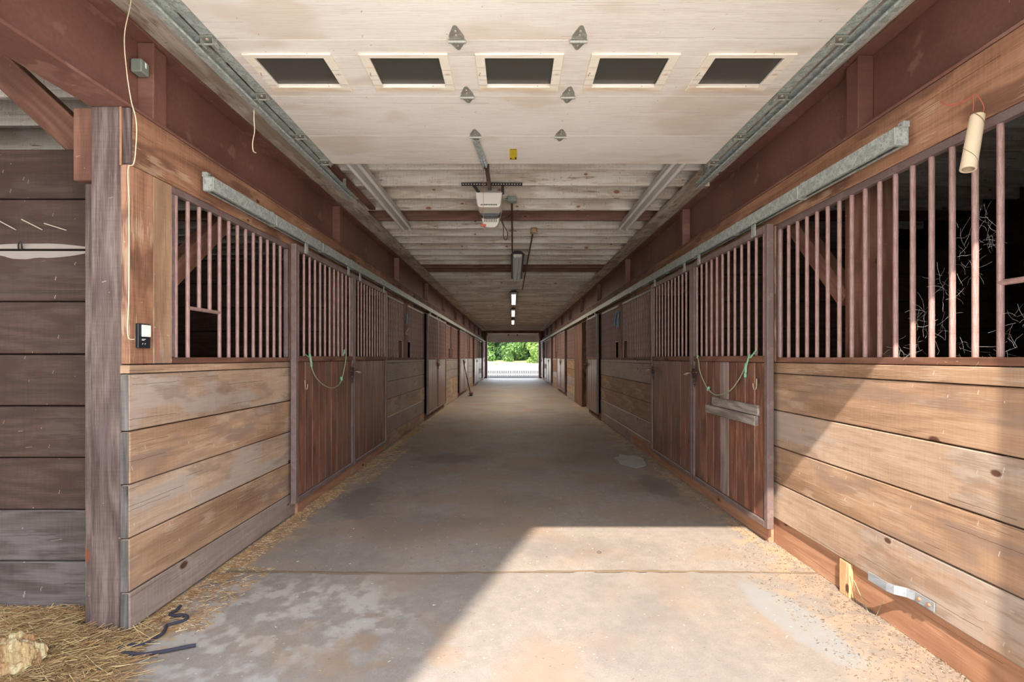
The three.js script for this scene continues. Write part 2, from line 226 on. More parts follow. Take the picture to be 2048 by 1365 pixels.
const nearMat = concrete(1024, 1024, -2.2, 2.2, 0.9, 3.13, 3, { brown: 0.45, damp: 0.3, rough: 0.9,
  base: () => [138, 128, 119],
  extra: (X, d, n, mix) => {
    mix([174, 167, 159], sm(0.4, 0.66, n(30, 13, 6)) * sm(1.35, 0.7, ell(X, d, -1.35, 2.55, 0.75, 0.55) + (n(31, 5, 4) - 0.5) * 0.9) * 0.75);  // spilled pale dust by the hay
    mix([146, 116, 90], sm(0.4, 0.7, n(33, 8, 6)) * sm(1.2, 0.4, ell(X, d, -0.75, 2.35, 0.6, 0.35)) * 0.6);
    mix([158, 138, 116], sm(0.42, 0.58, n(36, 14, 4)) * sm(1.35, 1.8, X + (n(37, 4, 3) - 0.5) * 0.7) * 0.75);     // sawdust along the boards
    mix([176, 140, 98], sm(0.45, 0.6, n(39, 14, 4)) * sm(-1.55, -1.85, X + (n(40, 4, 3) - 0.5) * 0.5) * 0.8);
    mix([140, 141, 141], sm(1.0, 0.65, ell(X, d, 1.5 + (d - 2.6) * -0.12, 2.6, 0.16, 0.5) + (n(44, 8, 3) - 0.5) * 0.4) * 0.7);   // smooth grey patch
  } });
const farMat = concrete(1024, 2048, -2.2, 2.2, 3.14, 15, 4, { brown: 0.5, damp: 0.3, rough: 0.75,
  base: () => [148, 137, 127],
  extra: (X, d, n, mix) => {
    mix([178, 150, 118], sm(0.44, 0.6, n(36, 12, 4)) * sm(1.62, 1.86, Math.abs(X) + (n(37, 3, 3) - 0.5) * 0.5) * 0.8);
    for (const [cx, cd, rx, rd] of [[-1.5, 4.7, 0.3, 0.6], [1.6, 5.2, 0.18, 0.7], [-0.9, 6.6, 0.5, 0.4]]) mix([98, 92, 90], sm(1.05, 0.6, ell(X, d, cx, cd, rx, rd) + (n(50, 5, 5) - 0.5) * 1.2) * 0.45);   // damp patches
  } });
const endMat = concrete(512, 1024, -2.2, 2.2, 15, 33, 6, { brown: 0.5, damp: 0.3, rough: 0.6, base: () => [148, 137, 127] });

// ---------------------------------------------------------------- structure: ground, floor, ceiling
const END = 32.8, ROOFX = 5.65;
{
  const g = new THREE.PlaneGeometry(260, 260, 130, 130); g.rotateX(-Math.PI / 2); const p = g.attributes.position;
  for (let i = 0; i < p.count; i++) { const d = -p.getZ(i); p.setY(i, -0.12 + 0.62 * sm(56, 80, d) + (Math.abs(p.getX(i)) > 9 || d < -4 || d > 40 ? (hash(i, 3, 8) - 0.5) * 0.08 : 0)); }
  g.computeVertexNormals(); const uv = g.attributes.uv; for (let i = 0; i < uv.count; i++) uv.setXY(i, p.getX(i), -p.getZ(i));
  const gm = fleckMat({ s: 33, W: 4, H: 4, a: [222, 215, 205], b: [234, 228, 219], c: [208, 198, 184], clump: 0.58, n: 6, fine: 0.35, rough: 0.95 });
  tag(mesh('ground', g, gm), 'pale gravel yard around the barn seen past the picket fence', 'ground', null, 'structure');
  const fl = thing('floor', 'concrete aisle floor with a cracked cross joint, dust and dirt stains', 'floor', [0, 0, -5], null, 'structure');
  const slab = (name, d0, d1, mat) => { const G = new THREE.BoxGeometry(4.4, 0.12, d1 - d0, 1, 1, 1); const q = G.attributes.position, t = G.attributes.uv; for (let i = 0; i < q.count; i++) t.setXY(i, q.getX(i) / 4.4 + 0.5, 0.5 - q.getZ(i) / (d1 - d0)); mesh(name, G, mat, fl, [0, -0.06, -(d0 + d1) / 2 + 5]); };
  slab('concrete_slab', 0.9, 3.122, nearMat); slab('concrete_slab', 3.136, 15, farMat); slab('concrete_slab', 15.004, END, endMat);
  { // crumbled joint: an uneven strip of packed dirt and straw crumbs lying in and over the gap
    const pts = [], idx = [], N = 90; for (let i = 0; i <= N; i++) { const x = -2.1 + 4.2 * i / N, c = 3.129 + 0.05 * Math.sin(x * 2.1) * 0.3 + (hash(i, 1, 5) - 0.5) * 0.012, w = 0.006 + 0.014 * pn(i * 0.4, 1, 64, 4, 9); pts.push(x, 0.002, -(c - w), x, 0.006, -c, x, 0.002, -(c + w)); if (i) { const b = i * 3; idx.push(b - 3, b, b - 2, b, b + 1, b - 2, b - 2, b + 1, b - 1, b + 1, b + 2, b - 1); } }
    const G = new THREE.BufferGeometry(); G.setAttribute('position', new THREE.Float32BufferAttribute(pts, 3)); G.setIndex(idx); G.computeVertexNormals(); G.translate(0, 0, 5); mesh('joint_filler', G, plain(0x75634f, 0.95), fl);
  }
  { // a filled hole in the concrete: a thin ragged skin of smoother mortar
    const sh = new THREE.Shape(); for (let i = 0; i < 40; i++) { const a = i / 40 * 6.2832, k = 0.8 + 0.4 * pn(i * 0.35, 3, 14, 8, 21), x = Math.cos(a) * 0.2 * k, y = Math.sin(a) * 0.4 * k; i ? sh.lineTo(x, y) : sh.moveTo(x, y); } sh.closePath();
    const G = new THREE.ExtrudeGeometry(sh, { depth: 0.004, bevelEnabled: false }); G.rotateX(-Math.PI / 2); const pm = mesh('mortar_patch', G, fleckMat({ s: 93, W: 0.6, H: 0.6, a: [160, 157, 153], b: [174, 171, 167], n: 6, fine: 0.2, rough: 0.9, w: 128, h: 128 }), fl, [1.6, 0.0005, -6.5 + 5]); pm.userData.label = 'smooth grey mortar patch'; }
  for (const s of [-1, 1]) mesh('stall_bed', new THREE.BoxGeometry(ROOFX - 2.2, 0.1, END - 0.9), M.dirt, fl, [s * (ROOFX + 2.2) / 2, -0.055, -(END + 0.9) / 2 + 5]);

  const ce = thing('ceiling', 'whitewashed plank ceiling with rough painted joists crossing the aisle', 'ceiling', [0, 3.41, -5], null, 'structure');
  board('deck', [-ROOFX - 0.2, ROOFX + 0.2, 3.41, 3.5, 0.7, END + 0.1], M.plate, ce, 0);
  let k = 0;
  for (let d = 1.2; d < 32.3; d += 0.417, k++) {
    const brown = Math.abs(d - 6.2) < 0.2 || Math.abs(d - 9.55) < 0.2 || Math.abs(d - 10.0) < 0.2;
    const j = rr(-0.006, 0.006);
    mesh('joist', cbox(ROOFX * 2, 0.232, 0.042, 0, 0.004, rnd() * 9, rnd() * 3), brown ? M.joistBrown : M.joist, ce, [0, 3.294 + j - 3.41, -d + 5]);
  }
}
// ---------------------------------------------------------------- steel beams and the timber plates above them
for (const s of [-1, 1]) {
  const side = s < 0 ? 'above the wall with the push-button control' : 'above the wall with the hanging paper tube';
  const b = thing('steel_beam', 'long brown-painted steel I-beam with welded stiffeners ' + side, 'beam', [s * 2.06, 2.69, -16]);
  const mk = (n, x0, x1, y0, y1, d0, d1) => board(n, [s * x0, s * x1, y0, y1, d0, d1], M.steel, b, 2, 0.002);
  mk('web', 2.054, 2.066, 2.703, 3.127, 1.0, 32.4);
  mk('bottom_flange', 1.96, 2.16, 2.685, 2.702, 1.0, 32.4); mk('top_flange', 1.96, 2.16, 3.128, 3.145, 1.0, 32.4);
  for (let d = (s < 0 ? 2.63 : 2.74); d < 32; d += 2.83) { mk('stiffener', 1.966, 2.052, 2.706, 3.124, d - 0.006, d + 0.006); const q = mk('stiffener_weld', 1.97, 2.0, 2.71, 3.12, d + 0.007, d + 0.11); q.scale.set(0.4, 1, 1); }
  const p = thing('wall_plate', 'peeling white timber plate on the beam ' + side, 'plate', [s * 1.95, 3.15, -16]);
  for (const [d0, d1] of s < 0 ? [[1.0, 4.9], [4.91, 9.3], [9.31, 14.2], [14.21, 20], [20.01, 26], [26.01, 32.3]] : [[1.0, 4.6], [4.61, 9.6], [9.61, 15], [15.01, 21], [21.01, 27], [27.01, 32.3]]) board('plate_board', [s * (1.755 + rr(-0.008, 0.008)), s * 2.16, 3.147, 3.176, d0, d1], M.plate, p, 2, 0.004);
}
{ const b = mesh('hanger_board', cbox(0.075, 0.03, 2.6, 2, 0.004), M.joistBrown); b.position.set(-1.655, 3.155, -4.35); tag(b, 'bare brown board fixed under the joists beside the overhead track', 'board'); }

// ---------------------------------------------------------------- stall fronts
const XF = 1.955;  // face of the wall boards
const wallL = thing('wall_left', 'stall front wall of stacked brown planks with the push-button control', 'wall', [-2, 0, -16], null, 'structure');
const wallR = thing('wall_right', 'stall front wall of stacked weathered planks where sunlight falls', 'wall', [2, 0, -16], null, 'structure');
const rowsL = [1.316, 1.022, 0.75, 0.474, 0.2, 0.004], rowsR = [1.284, 1.008, 0.738, 0.47, 0.2];
function section(s, d0, d1, opt) {
  const W = s < 0 ? wallL : wallR, rows = opt.rows || rowsL, X = (a, b) => [s * a, s * b];
  for (let i = 0; i + 1 < rows.length; i++) { const t = rr(-0.003, 0.003), m = typeof opt.mat === 'function' ? opt.mat(i) : opt.mat; board('plank', [...X(XF + t, 2.0), rows[i + 1] + 0.005, rows[i] - 0.002, d0, d1], m, W, 2, 0.005); }
  board('sill_board', [...X(XF - 0.002, 2.004), rows[0] + 0.003, 1.362, d0, d1], opt.sill || opt.mat, W, 2);
  for (const [a, b, m] of opt.jambs || []) board('jamb_board', [...X(XF + 0.002, 2.0), 1.366, 2.388, a, b], m || opt.jambMat || M.brown, W, 1);
  if (rows[rows.length - 1] > 0.1) board('plinth_board', [...X(1.979, 2.02), 0, rows[rows.length - 1] - 0.001, d0, d1 + 0.03], M.plinth, W, 2);
}
function header(s, d0, d1, mat) { board('header', [s * XF, s * 2.0, 2.392, 2.68, d0, d1], mat, s < 0 ? wallL : wallR, 2, 0.004); }
function grille(s, d0, d1, label, group, bars, hole, mat = M.bar, dark = false) {
  const g = thing('stall_grille', label, 'grille', [s * 1.98, 1.366, -(d0 + d1) / 2], group);
  const fm = M.frame, y0 = 1.366, y1 = 2.39;
  const B = (n, a, b, c, e, m) => board(n, [s * 1.962, s * 1.998, c, e, a, b], m || fm, g, n === 'side_bar' ? 1 : 2, 0.003);
  B('bottom_rail', d0, d1, y0, 1.402, M.brown); B('top_rail', d0, d1, 2.35, y1);
  B('side_bar', d0, d0 + 0.03, 1.404, 2.348); B('side_bar', d1 - 0.03, d1, 1.404, 2.348);
  const geo = barGeo(0.0122, 2.35 - 1.402, 10), cutG = barGeo(0.0122, 2.35 - 1.712, 10);
  bars.forEach((d, i) => { const cut = hole && i > hole[0] && i < hole[1]; mesh('bar', cut ? cutG : geo, mat, g, [0, (cut ? (2.35 + 1.712) / 2 : (2.35 + 1.402) / 2) - 1.366, -d + (d0 + d1) / 2]); });
  if (hole) { const a = bars[hole[0]], b = bars[Math.min(hole[1], bars.length - 1)]; const r = mesh('cross_bar', barGeo(0.0122, Math.abs(a - b), 10), mat, g, [0, 1.704 - 1.366, -(a + b) / 2 + (d0 + d1) / 2]); r.rotation.x = Math.PI / 2; }
  return g;
}
const series = (a, b, step) => { const o = []; const n = Math.max(1, Math.floor((b - a) / step)); for (let i = 0; i <= n; i++) o.push(a + (b - a) * i / n); return o; };
// --- left wall
section(-1, 2.445, 4.3, { mat: (i) => [M.tan, M.tanB, M.tan, M.tanB, M.tanGray][i], sill: M.tanB });
board('corner_board', [-XF, -2.0, 1.368, 2.388, 2.447, 2.61], M.header, wallL, 1); board('corner_board', [-XF - 0.001, -2.0, 1.368, 2.388, 2.613, 2.755], M.tanB, wallL, 1);
board('jamb_board', [-XF, -2.0, 1.368, 2.388, 4.21, 4.3], M.brown, wallL, 1);
rowsL.slice(0, -1).forEach((y, i) => board('plank_end', [-XF - 0.003, -1.998, rowsL[i + 1] + 0.006, y - 0.004, 2.441, 2.4449], M.endGray, wallL, 1, 0.001));
header(-1, 2.47, 9.4, M.header); header(-1, 9.41, 18, M.brown); header(-1, 18.01, 25, M.brown); header(-1, 25.01, 32.3, M.brown);
board('header_end', [-1.955, -2.0, 2.392, 2.68, 2.45, 2.468], M.post, wallL, 1);
grille(-1, 2.757, 4.208, 'pipe-bar stall grille with a feed gap beside the push-button control', null, Array.from({ length: 13 }, (_, i) => 2.816 + 0.1053 * i), [1, 4]);
// --- right wall
section(1, 0.95, 3.62, { rows: rowsR, mat: (i) => [M.tanB, M.tan, M.tanB, M.tan][i], sill: M.tanB });
board('jamb_board', [XF, 2.0, 1.368, 2.388, 3.585, 3.64], M.header, wallR, 1);
header(1, 0.95, 8.0, M.header); header(1, 8.01, 16, M.brown); header(1, 16.01, 24, M.brown); header(1, 24.01, 32.3, M.brown);
grille(1, 0.98, 3.58, 'long sunlit pipe-bar stall grille behind the hanging paper tube', null, Array.from({ length: 24 }, (_, i) => 3.553 - 0.1069 * i), [15, 18]);
{ const b = mesh('plinth_block', cbox(0.026, 0.2, 0.085, 1, 0.003), M.raw); b.position.set(1.9655, 0.1, -2.83); tag(b, 'short raw pine block standing under the sunlit planks', 'block'); }

const deepMat = () => [M.tanGray, M.tan, M.tanGray, M.tanB][Math.floor(rnd() * 4)];
function wallRun(s, d0, d1, mid, n) {
  const where = s < 0 ? 'on the push-button side' : 'on the paper-tube side';
  section(s, d0, d1, { mat: deepMat, sill: M.tanGray, jambs: [[d0, d0 + 0.07], [d1 - 0.07, d1]] });
  const far = n > 1, gl = (k) => (far ? 'barred stall grille, ' + next('grille', s, s < 0 ? 3 : 4) + along(s) + '' : k ? 'brown barred stall grille past the dividing post, first plank run ' : 'brown barred stall grille before the dividing post, first plank run ') + (far ? '' : where);
  const gp = far ? 'deep stall grilles ' + where : null;
  const a0 = d0 + 0.072, a1 = mid - 0.11, b0 = mid + 0.11, b1 = d1 - 0.072;
  let bs = series(a0 + 0.07, a1 - 0.07, 0.105); grille(s, a0, a1, gl(0), gp, bs, [bs.length - 4, bs.length - 1], M.bar, true);
  bs = series(b0 + 0.07, b1 - 0.07, 0.105); grille(s, b0, b1, gl(1), gp, bs, [0, 3], M.bar, true);
  board('post_cover', [s * (XF - 0.012), s * 2.0, 1.368, 2.388, mid - 0.108, mid + 0.108], M.brown, s < 0 ? wallL : wallR, 1);
}
wallRun(-1, 7.2, 10.6, 8.76, 1); wallRun(-1, 13.5, 17.02, 15.2, 2); wallRun(-1, 19.98, 23.47, 21.7, 3); wallRun(-1, 26.43, 29.92, 28.2, 4);
wallRun(1, 6.62, 10.7, 8.77, 1); wallRun(1, 20.53, 23.77, 22.1, 3); wallRun(1, 26.83, 30.07, 28.4, 4);
section(1, 15.3, 17.47, { mat: deepMat, sill: M.tanGray, jambs: [[15.3, 15.37], [17.4, 17.47]] });
grille(1, 15.372, 17.398, 'barred stall grille just past the open doorway', null, series(15.44, 17.33, 0.105), null, M.bar, true);
board('panel_board', [XF, 2.0, 0.01, 2.388, 13.66, 14.47], M.brown, wallR, 1); board('panel_board', [XF, 2.0, 0.01, 2.388, 14.475, 15.29], M.brown, wallR, 1);
// thresholds under the doors
for (const [s, a, b, m] of [[-1, 4.31, 7.19, M.plinth], [-1, 10.61, 13.49, M.brown], [-1, 17.03, 19.97, M.brown], [-1, 23.48, 26.42, M.brown], [-1, 29.93, 32.3, M.brown], [1, 3.63, 6.61, M.plinth], [1, 10.71, 12.24, M.brown], [1, 17.48, 20.52, M.brown], [1, 23.78, 26.82, M.brown], [1, 30.08, 32.3, M.brown]])
  board('threshold', [s * 1.935, s * 1.975, 0, 0.15, a, b], m, s < 0 ? wallL : wallR, 2);
// tall pale stretcher boards low on the right wall
board('kick_board', [1.945, 1.9549, 0.0, 0.16, 6.62, 7.9], M.plinth, wallR, 2);

// ---------------------------------------------------------------- timber posts, braces and stall partitions
function timber(name, geo, mat, label, cat, group) { return tag(mesh(name, geo, mat), label, cat, group); }
{
  const g = thing('timber_post', 'weathered square timber post at the open hay bay, knotty and split at its foot', 'post', [-2.075, 0, -2.52]);
  board('post_body', [-2.0, -2.152, 0, 2.684, 2.445, 2.6], M.post, g, 1, 0.006);
  board('side_board', [-2.153, -2.21, 0, 2.3, 2.475, 2.615], M.post, g, 1, 0.005);
  board('scab_board', [-2.153, -2.255, 2.31, 2.683, 2.46, 2.5], M.brown, g, 1, 0.004);
  board('header_stub', [-1.99, -2.0, 2.38, 2.68, 2.438, 2.444], M.header, g, 1, 0.001);
}
timber('knee_brace', beamBetween(V(-2.1, 1.67, -2.665), V(-2.1, 2.68, -3.8), 0.12, 0.09, V(1, 0, 0)), M.brown, 'diagonal timber brace behind the grille by the push-button control', 'brace');
timber('knee_brace', beamBetween(V(-2.22, 2.4, -2.76), V(-3.05, 3.17, -2.76), 0.17, 0.08, V(0, 0, 1)), M.brown, 'diagonal timber brace above the hay bay wall', 'brace');
timber('stall_post', cbox(0.17, 2.684, 0.2, 1, 0.006), M.brown, 'square brown timber post inside the stall behind the long sunlit grille', 'post').position.set(2.13, 1.342, -2.86);
timber('knee_brace', beamBetween(V(2.12, 1.77, -3.02), V(2.12, 2.68, -3.86), 0.12, 0.09, V(1, 0, 0)), M.brown, 'diagonal timber brace behind the long sunlit grille', 'brace');
for (const [s, d] of [[-1, 5.66], [-1, 8.76], [-1, 12.05], [-1, 15.2], [-1, 18.5], [-1, 21.7], [-1, 24.95], [-1, 28.2], [1, 5.03], [1, 8.77], [1, 12.24], [1, 15.33], [1, 19], [1, 22.1], [1, 25.3], [1, 28.4]]) {
  timber('divider_post', cboxv(0.15, 2.684, 0.15, 1, 0.005), M.brown, 'brown timber post between stalls, ' + next('post', s) + along(s), 'post', s < 0 ? 'divider posts, push-button side' : 'divider posts, paper-tube side').position.set(s * (s > 0 ? 2.108 : 2.078), 1.342, -d);
}
const rowsP = [2.54, 2.266, 1.986, 1.705, 1.417, 1.133, 0.85, 0.564, 0.283, 0.0];
function partition(s, d, label, group, mat, x0 = 2.16) {
  const g = thing('partition', label, 'partition', [s * 3.9, 0, -d], group, 'structure');
  for (let i = 0; i < 9; i++) board('plank', [s * x0, s * (ROOFX - 0.05), rowsP[i + 1] + 0.006, rowsP[i], d - 0.022 + rr(-0.003, 0.003), d + 0.022], typeof mat === 'function' ? mat(i) : mat, g, 0, 0.005);
  return g;
}
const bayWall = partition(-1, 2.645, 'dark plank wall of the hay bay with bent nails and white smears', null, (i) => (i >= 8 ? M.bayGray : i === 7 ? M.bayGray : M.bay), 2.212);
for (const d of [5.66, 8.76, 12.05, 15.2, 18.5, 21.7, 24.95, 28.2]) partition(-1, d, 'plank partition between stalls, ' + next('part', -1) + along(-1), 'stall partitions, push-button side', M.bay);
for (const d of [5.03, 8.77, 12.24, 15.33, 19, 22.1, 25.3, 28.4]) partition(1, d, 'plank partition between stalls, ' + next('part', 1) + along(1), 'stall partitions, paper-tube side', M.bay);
{ const g = mesh('plywood_panel', cbox(3.4, 2.5, 0.02, 1, 0.002), M.ply); g.position.set(3.72, 1.25, -13.8); tag(g, 'tan plywood panel standing inside the open doorway', 'panel'); }
// building shell: long outer walls, the two ends
for (const s of [-1, 1]) {
  const g = thing(s < 0 ? 'wall_outer_left' : 'wall_outer_right', 'horizontal plank outer wall at the back of the stalls ' + (s < 0 ? 'on the push-button side' : 'on the paper-tube side'), 'wall', [s * ROOFX, 0, -16], null, 'structure');
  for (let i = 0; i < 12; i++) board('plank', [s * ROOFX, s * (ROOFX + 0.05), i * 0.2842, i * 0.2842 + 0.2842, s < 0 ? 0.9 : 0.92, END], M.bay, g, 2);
}
{
  const g = thing('wall_front', 'brown board front wall around the overhead door opening', 'wall', [0, 0, -0.85], null, 'structure');
  for (let i = 0; i < 16; i++) board('wall_board', [1.615 + i * 0.257, 1.615 + i * 0.257 + 0.257, 0, 4.1, 0.78, 0.9], M.brown, g, 1);
  board('lintel', [-5.9, 1.615, 3.13, 4.1, 0.78, 0.9], M.brown, g, 0);
  board('jamb', [-1.56, -2.2, 0, 3.128, 0.8, 0.9], M.brown, g, 1); board('bay_post', [-5.5, -5.9, 0, 3.128, 0.8, 0.9], M.brown, g, 1);
  const e = thing('wall_back', 'end wall framing the bright far opening', 'wall', [0, 0, -END], null, 'structure');
  for (const s of [-1, 1]) board('end_board', [s * 1.74, s * 5.7, 0, 3.41, END, END + 0.1], M.brown, e, 1);
  board('end_lintel', [-1.74, 1.74, 2.98, 3.41, END, END + 0.1], M.brown, e, 0);
  board('jamb_post', [-1.74, -1.9, 0, 2.98, END - 0.16, END - 0.002], M.brown, e, 1); board('jamb_post', [1.74, 1.9, 0, 2.98, END - 0.16, END - 0.002], M.brown, e, 1);
  board('cross_beam', [-1.95, 1.95, 3.0, 3.17, 31.2, 31.32], M.brown, e, 0);
}

// ---------------------------------------------------------------- sliding stall doors and their rails
function stallDoor(s, d0, d1, label, group, opt = {}) {
  const mid = (d0 + d1) / 2, g = thing('stall_door', label, 'door', [s * 1.895, 0.135, -mid], group);
  const w = d1 - d0, FR = opt.frame || M.frame, B = (n, a, b, y0, y1, m, x0 = 1.872, x1 = 1.918, gr = 2, c = 0.004) => board(n, [s * x0, s * x1, y0, y1, a, b], m, g, gr, c);
  B('stile', d0, d0 + 0.05, 0.135, 2.388, FR, 1.872, 1.92, 1); B('stile', d1 - 0.05, d1, 0.135, 2.388, opt.farFrame || M.frame, 1.872, 1.92, 1);
  B('top_rail', d0 + 0.051, d1 - 0.051, 2.335, 2.388, M.frame); B('middle_rail', d0 + 0.051, d1 - 0.051, 1.366, 1.415, M.brown); B('bottom_rail', d0 + 0.051, d1 - 0.051, 0.135, 0.18, FR);
  const n = 9, a = d0 + 0.052, bw = (w - 0.104) / n;
  for (let i = 0; i < n; i++) B('board', a + i * bw + 0.0025, a + (i + 1) * bw - 0.0025, 0.182, 1.364, opt.boards && opt.boards[i] ? opt.boards[i] : rnd() < 0.55 ? M.red : M.redB, 1.884 + rr(-0.002, 0.002), 1.91, 1, 0.005);
  const geo = barGeo(0.0115, 2.335 - 1.415, 10), nb = 12;
  for (let i = 0; i < nb; i++) mesh('bar', geo, opt.bar || M.bar, g, [0, (2.335 + 1.415) / 2 - 0.135, -(a + 0.035 + (w - 0.174) * i / (nb - 1)) + mid]);
  for (const d of [d0 + 0.2, d1 - 0.2]) { const hb = B('hanger', d - 0.03, d + 0.03, 2.34, 2.434, M.zinc, 1.865, 1.8718, 1, 0.001); }
  if (opt.slats) { for (const [y0, y1, p, e0, e1] of opt.slats) B('slat', e0, e1, y0, y1, M.slat, 1.872 - p, 1.8835, 2, 0.004); }
  if (opt.hook) { const [hd, hy] = opt.hook; const pts = [[0, 0.05], [0, 0], [0.012, -0.03], [0.035, -0.038], [0.055, -0.02], [0.06, 0.01]].map(([p, q]) => V(-s * (0.028), hy - 0.135 + q, -(hd + p * 0.9) + mid)); mesh('hook', tubeGeo(pts, 0.0035, 20, 6), M.nail, g); }
  if (opt.latch) {
    const z = -(opt.latch) + mid, lp = mesh('latch', cbox(0.012, 0.1, 0.06, 1, 0.002), M.darkIron, g, [-s * 0.03, 1.24 - 0.135, z]);
    const bolt = mesh('bolt', barGeo(0.008, 0.2, 8), M.rust, lp, [-s * 0.014, 0.01, 0]); bolt.rotation.x = Math.PI / 2;
    const hs = mesh('hasp', tubeGeo([V(0, 0.06, 0.05), V(-s * 0.03, 0.09, 0.03), V(-s * 0.035, 0.05, 0), V(-s * 0.02, -0.05, -0.01)], 0.0045, 16, 6), M.rust, lp);
    for (let i = 0; i < 6; i++) { const t = mesh('chain_link', new THREE.TorusGeometry(0.013, 0.003, 6, 12), M.darkIron, lp, [-s * 0.016, -0.02 - i * 0.02, 0.045 + i * 0.004]); t.rotation.y = i % 2 ? Math.PI / 2 : 0.3; }
    const pl = mesh('pull', tubeGeo([V(0, 0, -0.1), V(-s * 0.04, -0.005, -0.11), V(-s * 0.04, -0.02, -0.17), V(0, -0.02, -0.18)], 0.005, 16, 6), M.nail, lp);
  }
  return g;
}
const PB = 'push-button side', PT = 'paper-tube side';
stallDoor(-1, 4.14, 5.655, 'red-brown sliding stall door with green twine and hook beside the push-button wall', null, { hook: [4.31, 1.15], latch: 5.58, bar: M.bar });
stallDoor(-1, 5.67, 7.14, 'red-brown sliding stall door next to the green-twine door, streaked pale at its top boards', null, { bar: M.bar });
stallDoor(1, 3.53, 5.025, 'red-brown sliding stall door with grey slats nailed across and green twine', null, { hook: [3.68, 1.19], latch: 4.95, bar: M.bar, boards: { 4: M.pinkGray, 0: M.red, 1: M.red }, slats: [[0.957, 1.035, 0.01, 3.66, 4.5], [0.876, 0.953, 0.022, 3.68, 4.62]] });
stallDoor(1, 5.04, 6.53, 'red-brown sliding stall door between the slatted door and a plank run', null, { latch: 6.4, bar: M.bar });
for (const [a, c, b] of [[10.64, 12.05, 13.48], [17.05, 18.5, 19.95], [23.5, 24.95, 26.4], [29.95, 31.15, 32.3]]) for (const [p, q, k] of [[a, c - 0.006, 1], [c + 0.006, b, 0]]) stallDoor(-1, p, q, 'red-brown sliding stall door, ' + next('door', -1, 2) + along(-1), 'deep stall doors, ' + PB, { latch: k ? q - 0.08 : 0, boards: Object.fromEntries(Array.from({ length: 9 }, (_, i) => [i, i % 2 ? M.red : M.redB])) });
stallDoor(1, 10.74, 12.24, 'red-brown sliding stall door just before the open doorway', null, { latch: 12.15, boards: Object.fromEntries(Array.from({ length: 9 }, (_, i) => [i, i % 2 ? M.red : M.redB])) });
for (const [a, c, b] of [[17.5, 19, 20.5], [23.8, 25.3, 26.8], [30.1, 31.2, 32.3]]) for (const [p, q, k] of [[a, c - 0.006, 1], [c + 0.006, b, 0]]) stallDoor(1, p, q, 'red-brown sliding stall door, ' + next('door', 1, 3) + along(1), 'deep stall doors, ' + PT, { latch: k ? q - 0.08 : 0, boards: Object.fromEntries(Array.from({ length: 9 }, (_, i) => [i, i % 2 ? M.red : M.redB])) });
for (const s of [-1, 1]) {
  const d0 = s < 0 ? 2.96 : 2.32, g = thing('door_rail', 'galvanised box rail for sliding doors ' + (s < 0 ? 'on the push-button wall' : 'below the sunlit header by the paper tube'), 'rail', [s * 1.885, 2.436, -16]);
  const sh = new THREE.Shape([[-0.03, 0], [-0.012, 0], [-0.012, 0.003], [-0.027, 0.003], [-0.027, 0.081], [0.027, 0.081], [0.027, 0.003], [0.012, 0.003], [0.012, 0], [0.03, 0], [0.03, 0.084], [-0.03, 0.084]].map((p) => new THREE.Vector2(...p)));
  let a = d0; for (const b of [d0 + 3.6, 10.8, 15.2, 20, 26, 32.3]) { const G = new THREE.ExtrudeGeometry(sh, { depth: b - a - 0.004, bevelEnabled: false }); mesh('rail_length', G, M.zinc, g, [0, 0, -b + 16]); a = b; }
  for (let d = d0 + 0.02, i = 0; d < 32; d += i ? 0.92 : 0.8, i++) { const br = mesh('bracket', cboxv(0.03, 0.03, 0.04, 1, 0.002, 2), M.zinc, g, [s * 0.02, 0.098, -d + 16]); mesh('bracket_band', cboxv(0.064, 0.088, 0.022, 1, 0.002, 2), M.zinc, br, [-s * 0.02, -0.057, 0]); mesh('bracket_bolt', barGeo(0.006, 0.036, 6), M.hinge, br, [0, 0.0, 0]).rotation.z = Math.PI / 2; }
}

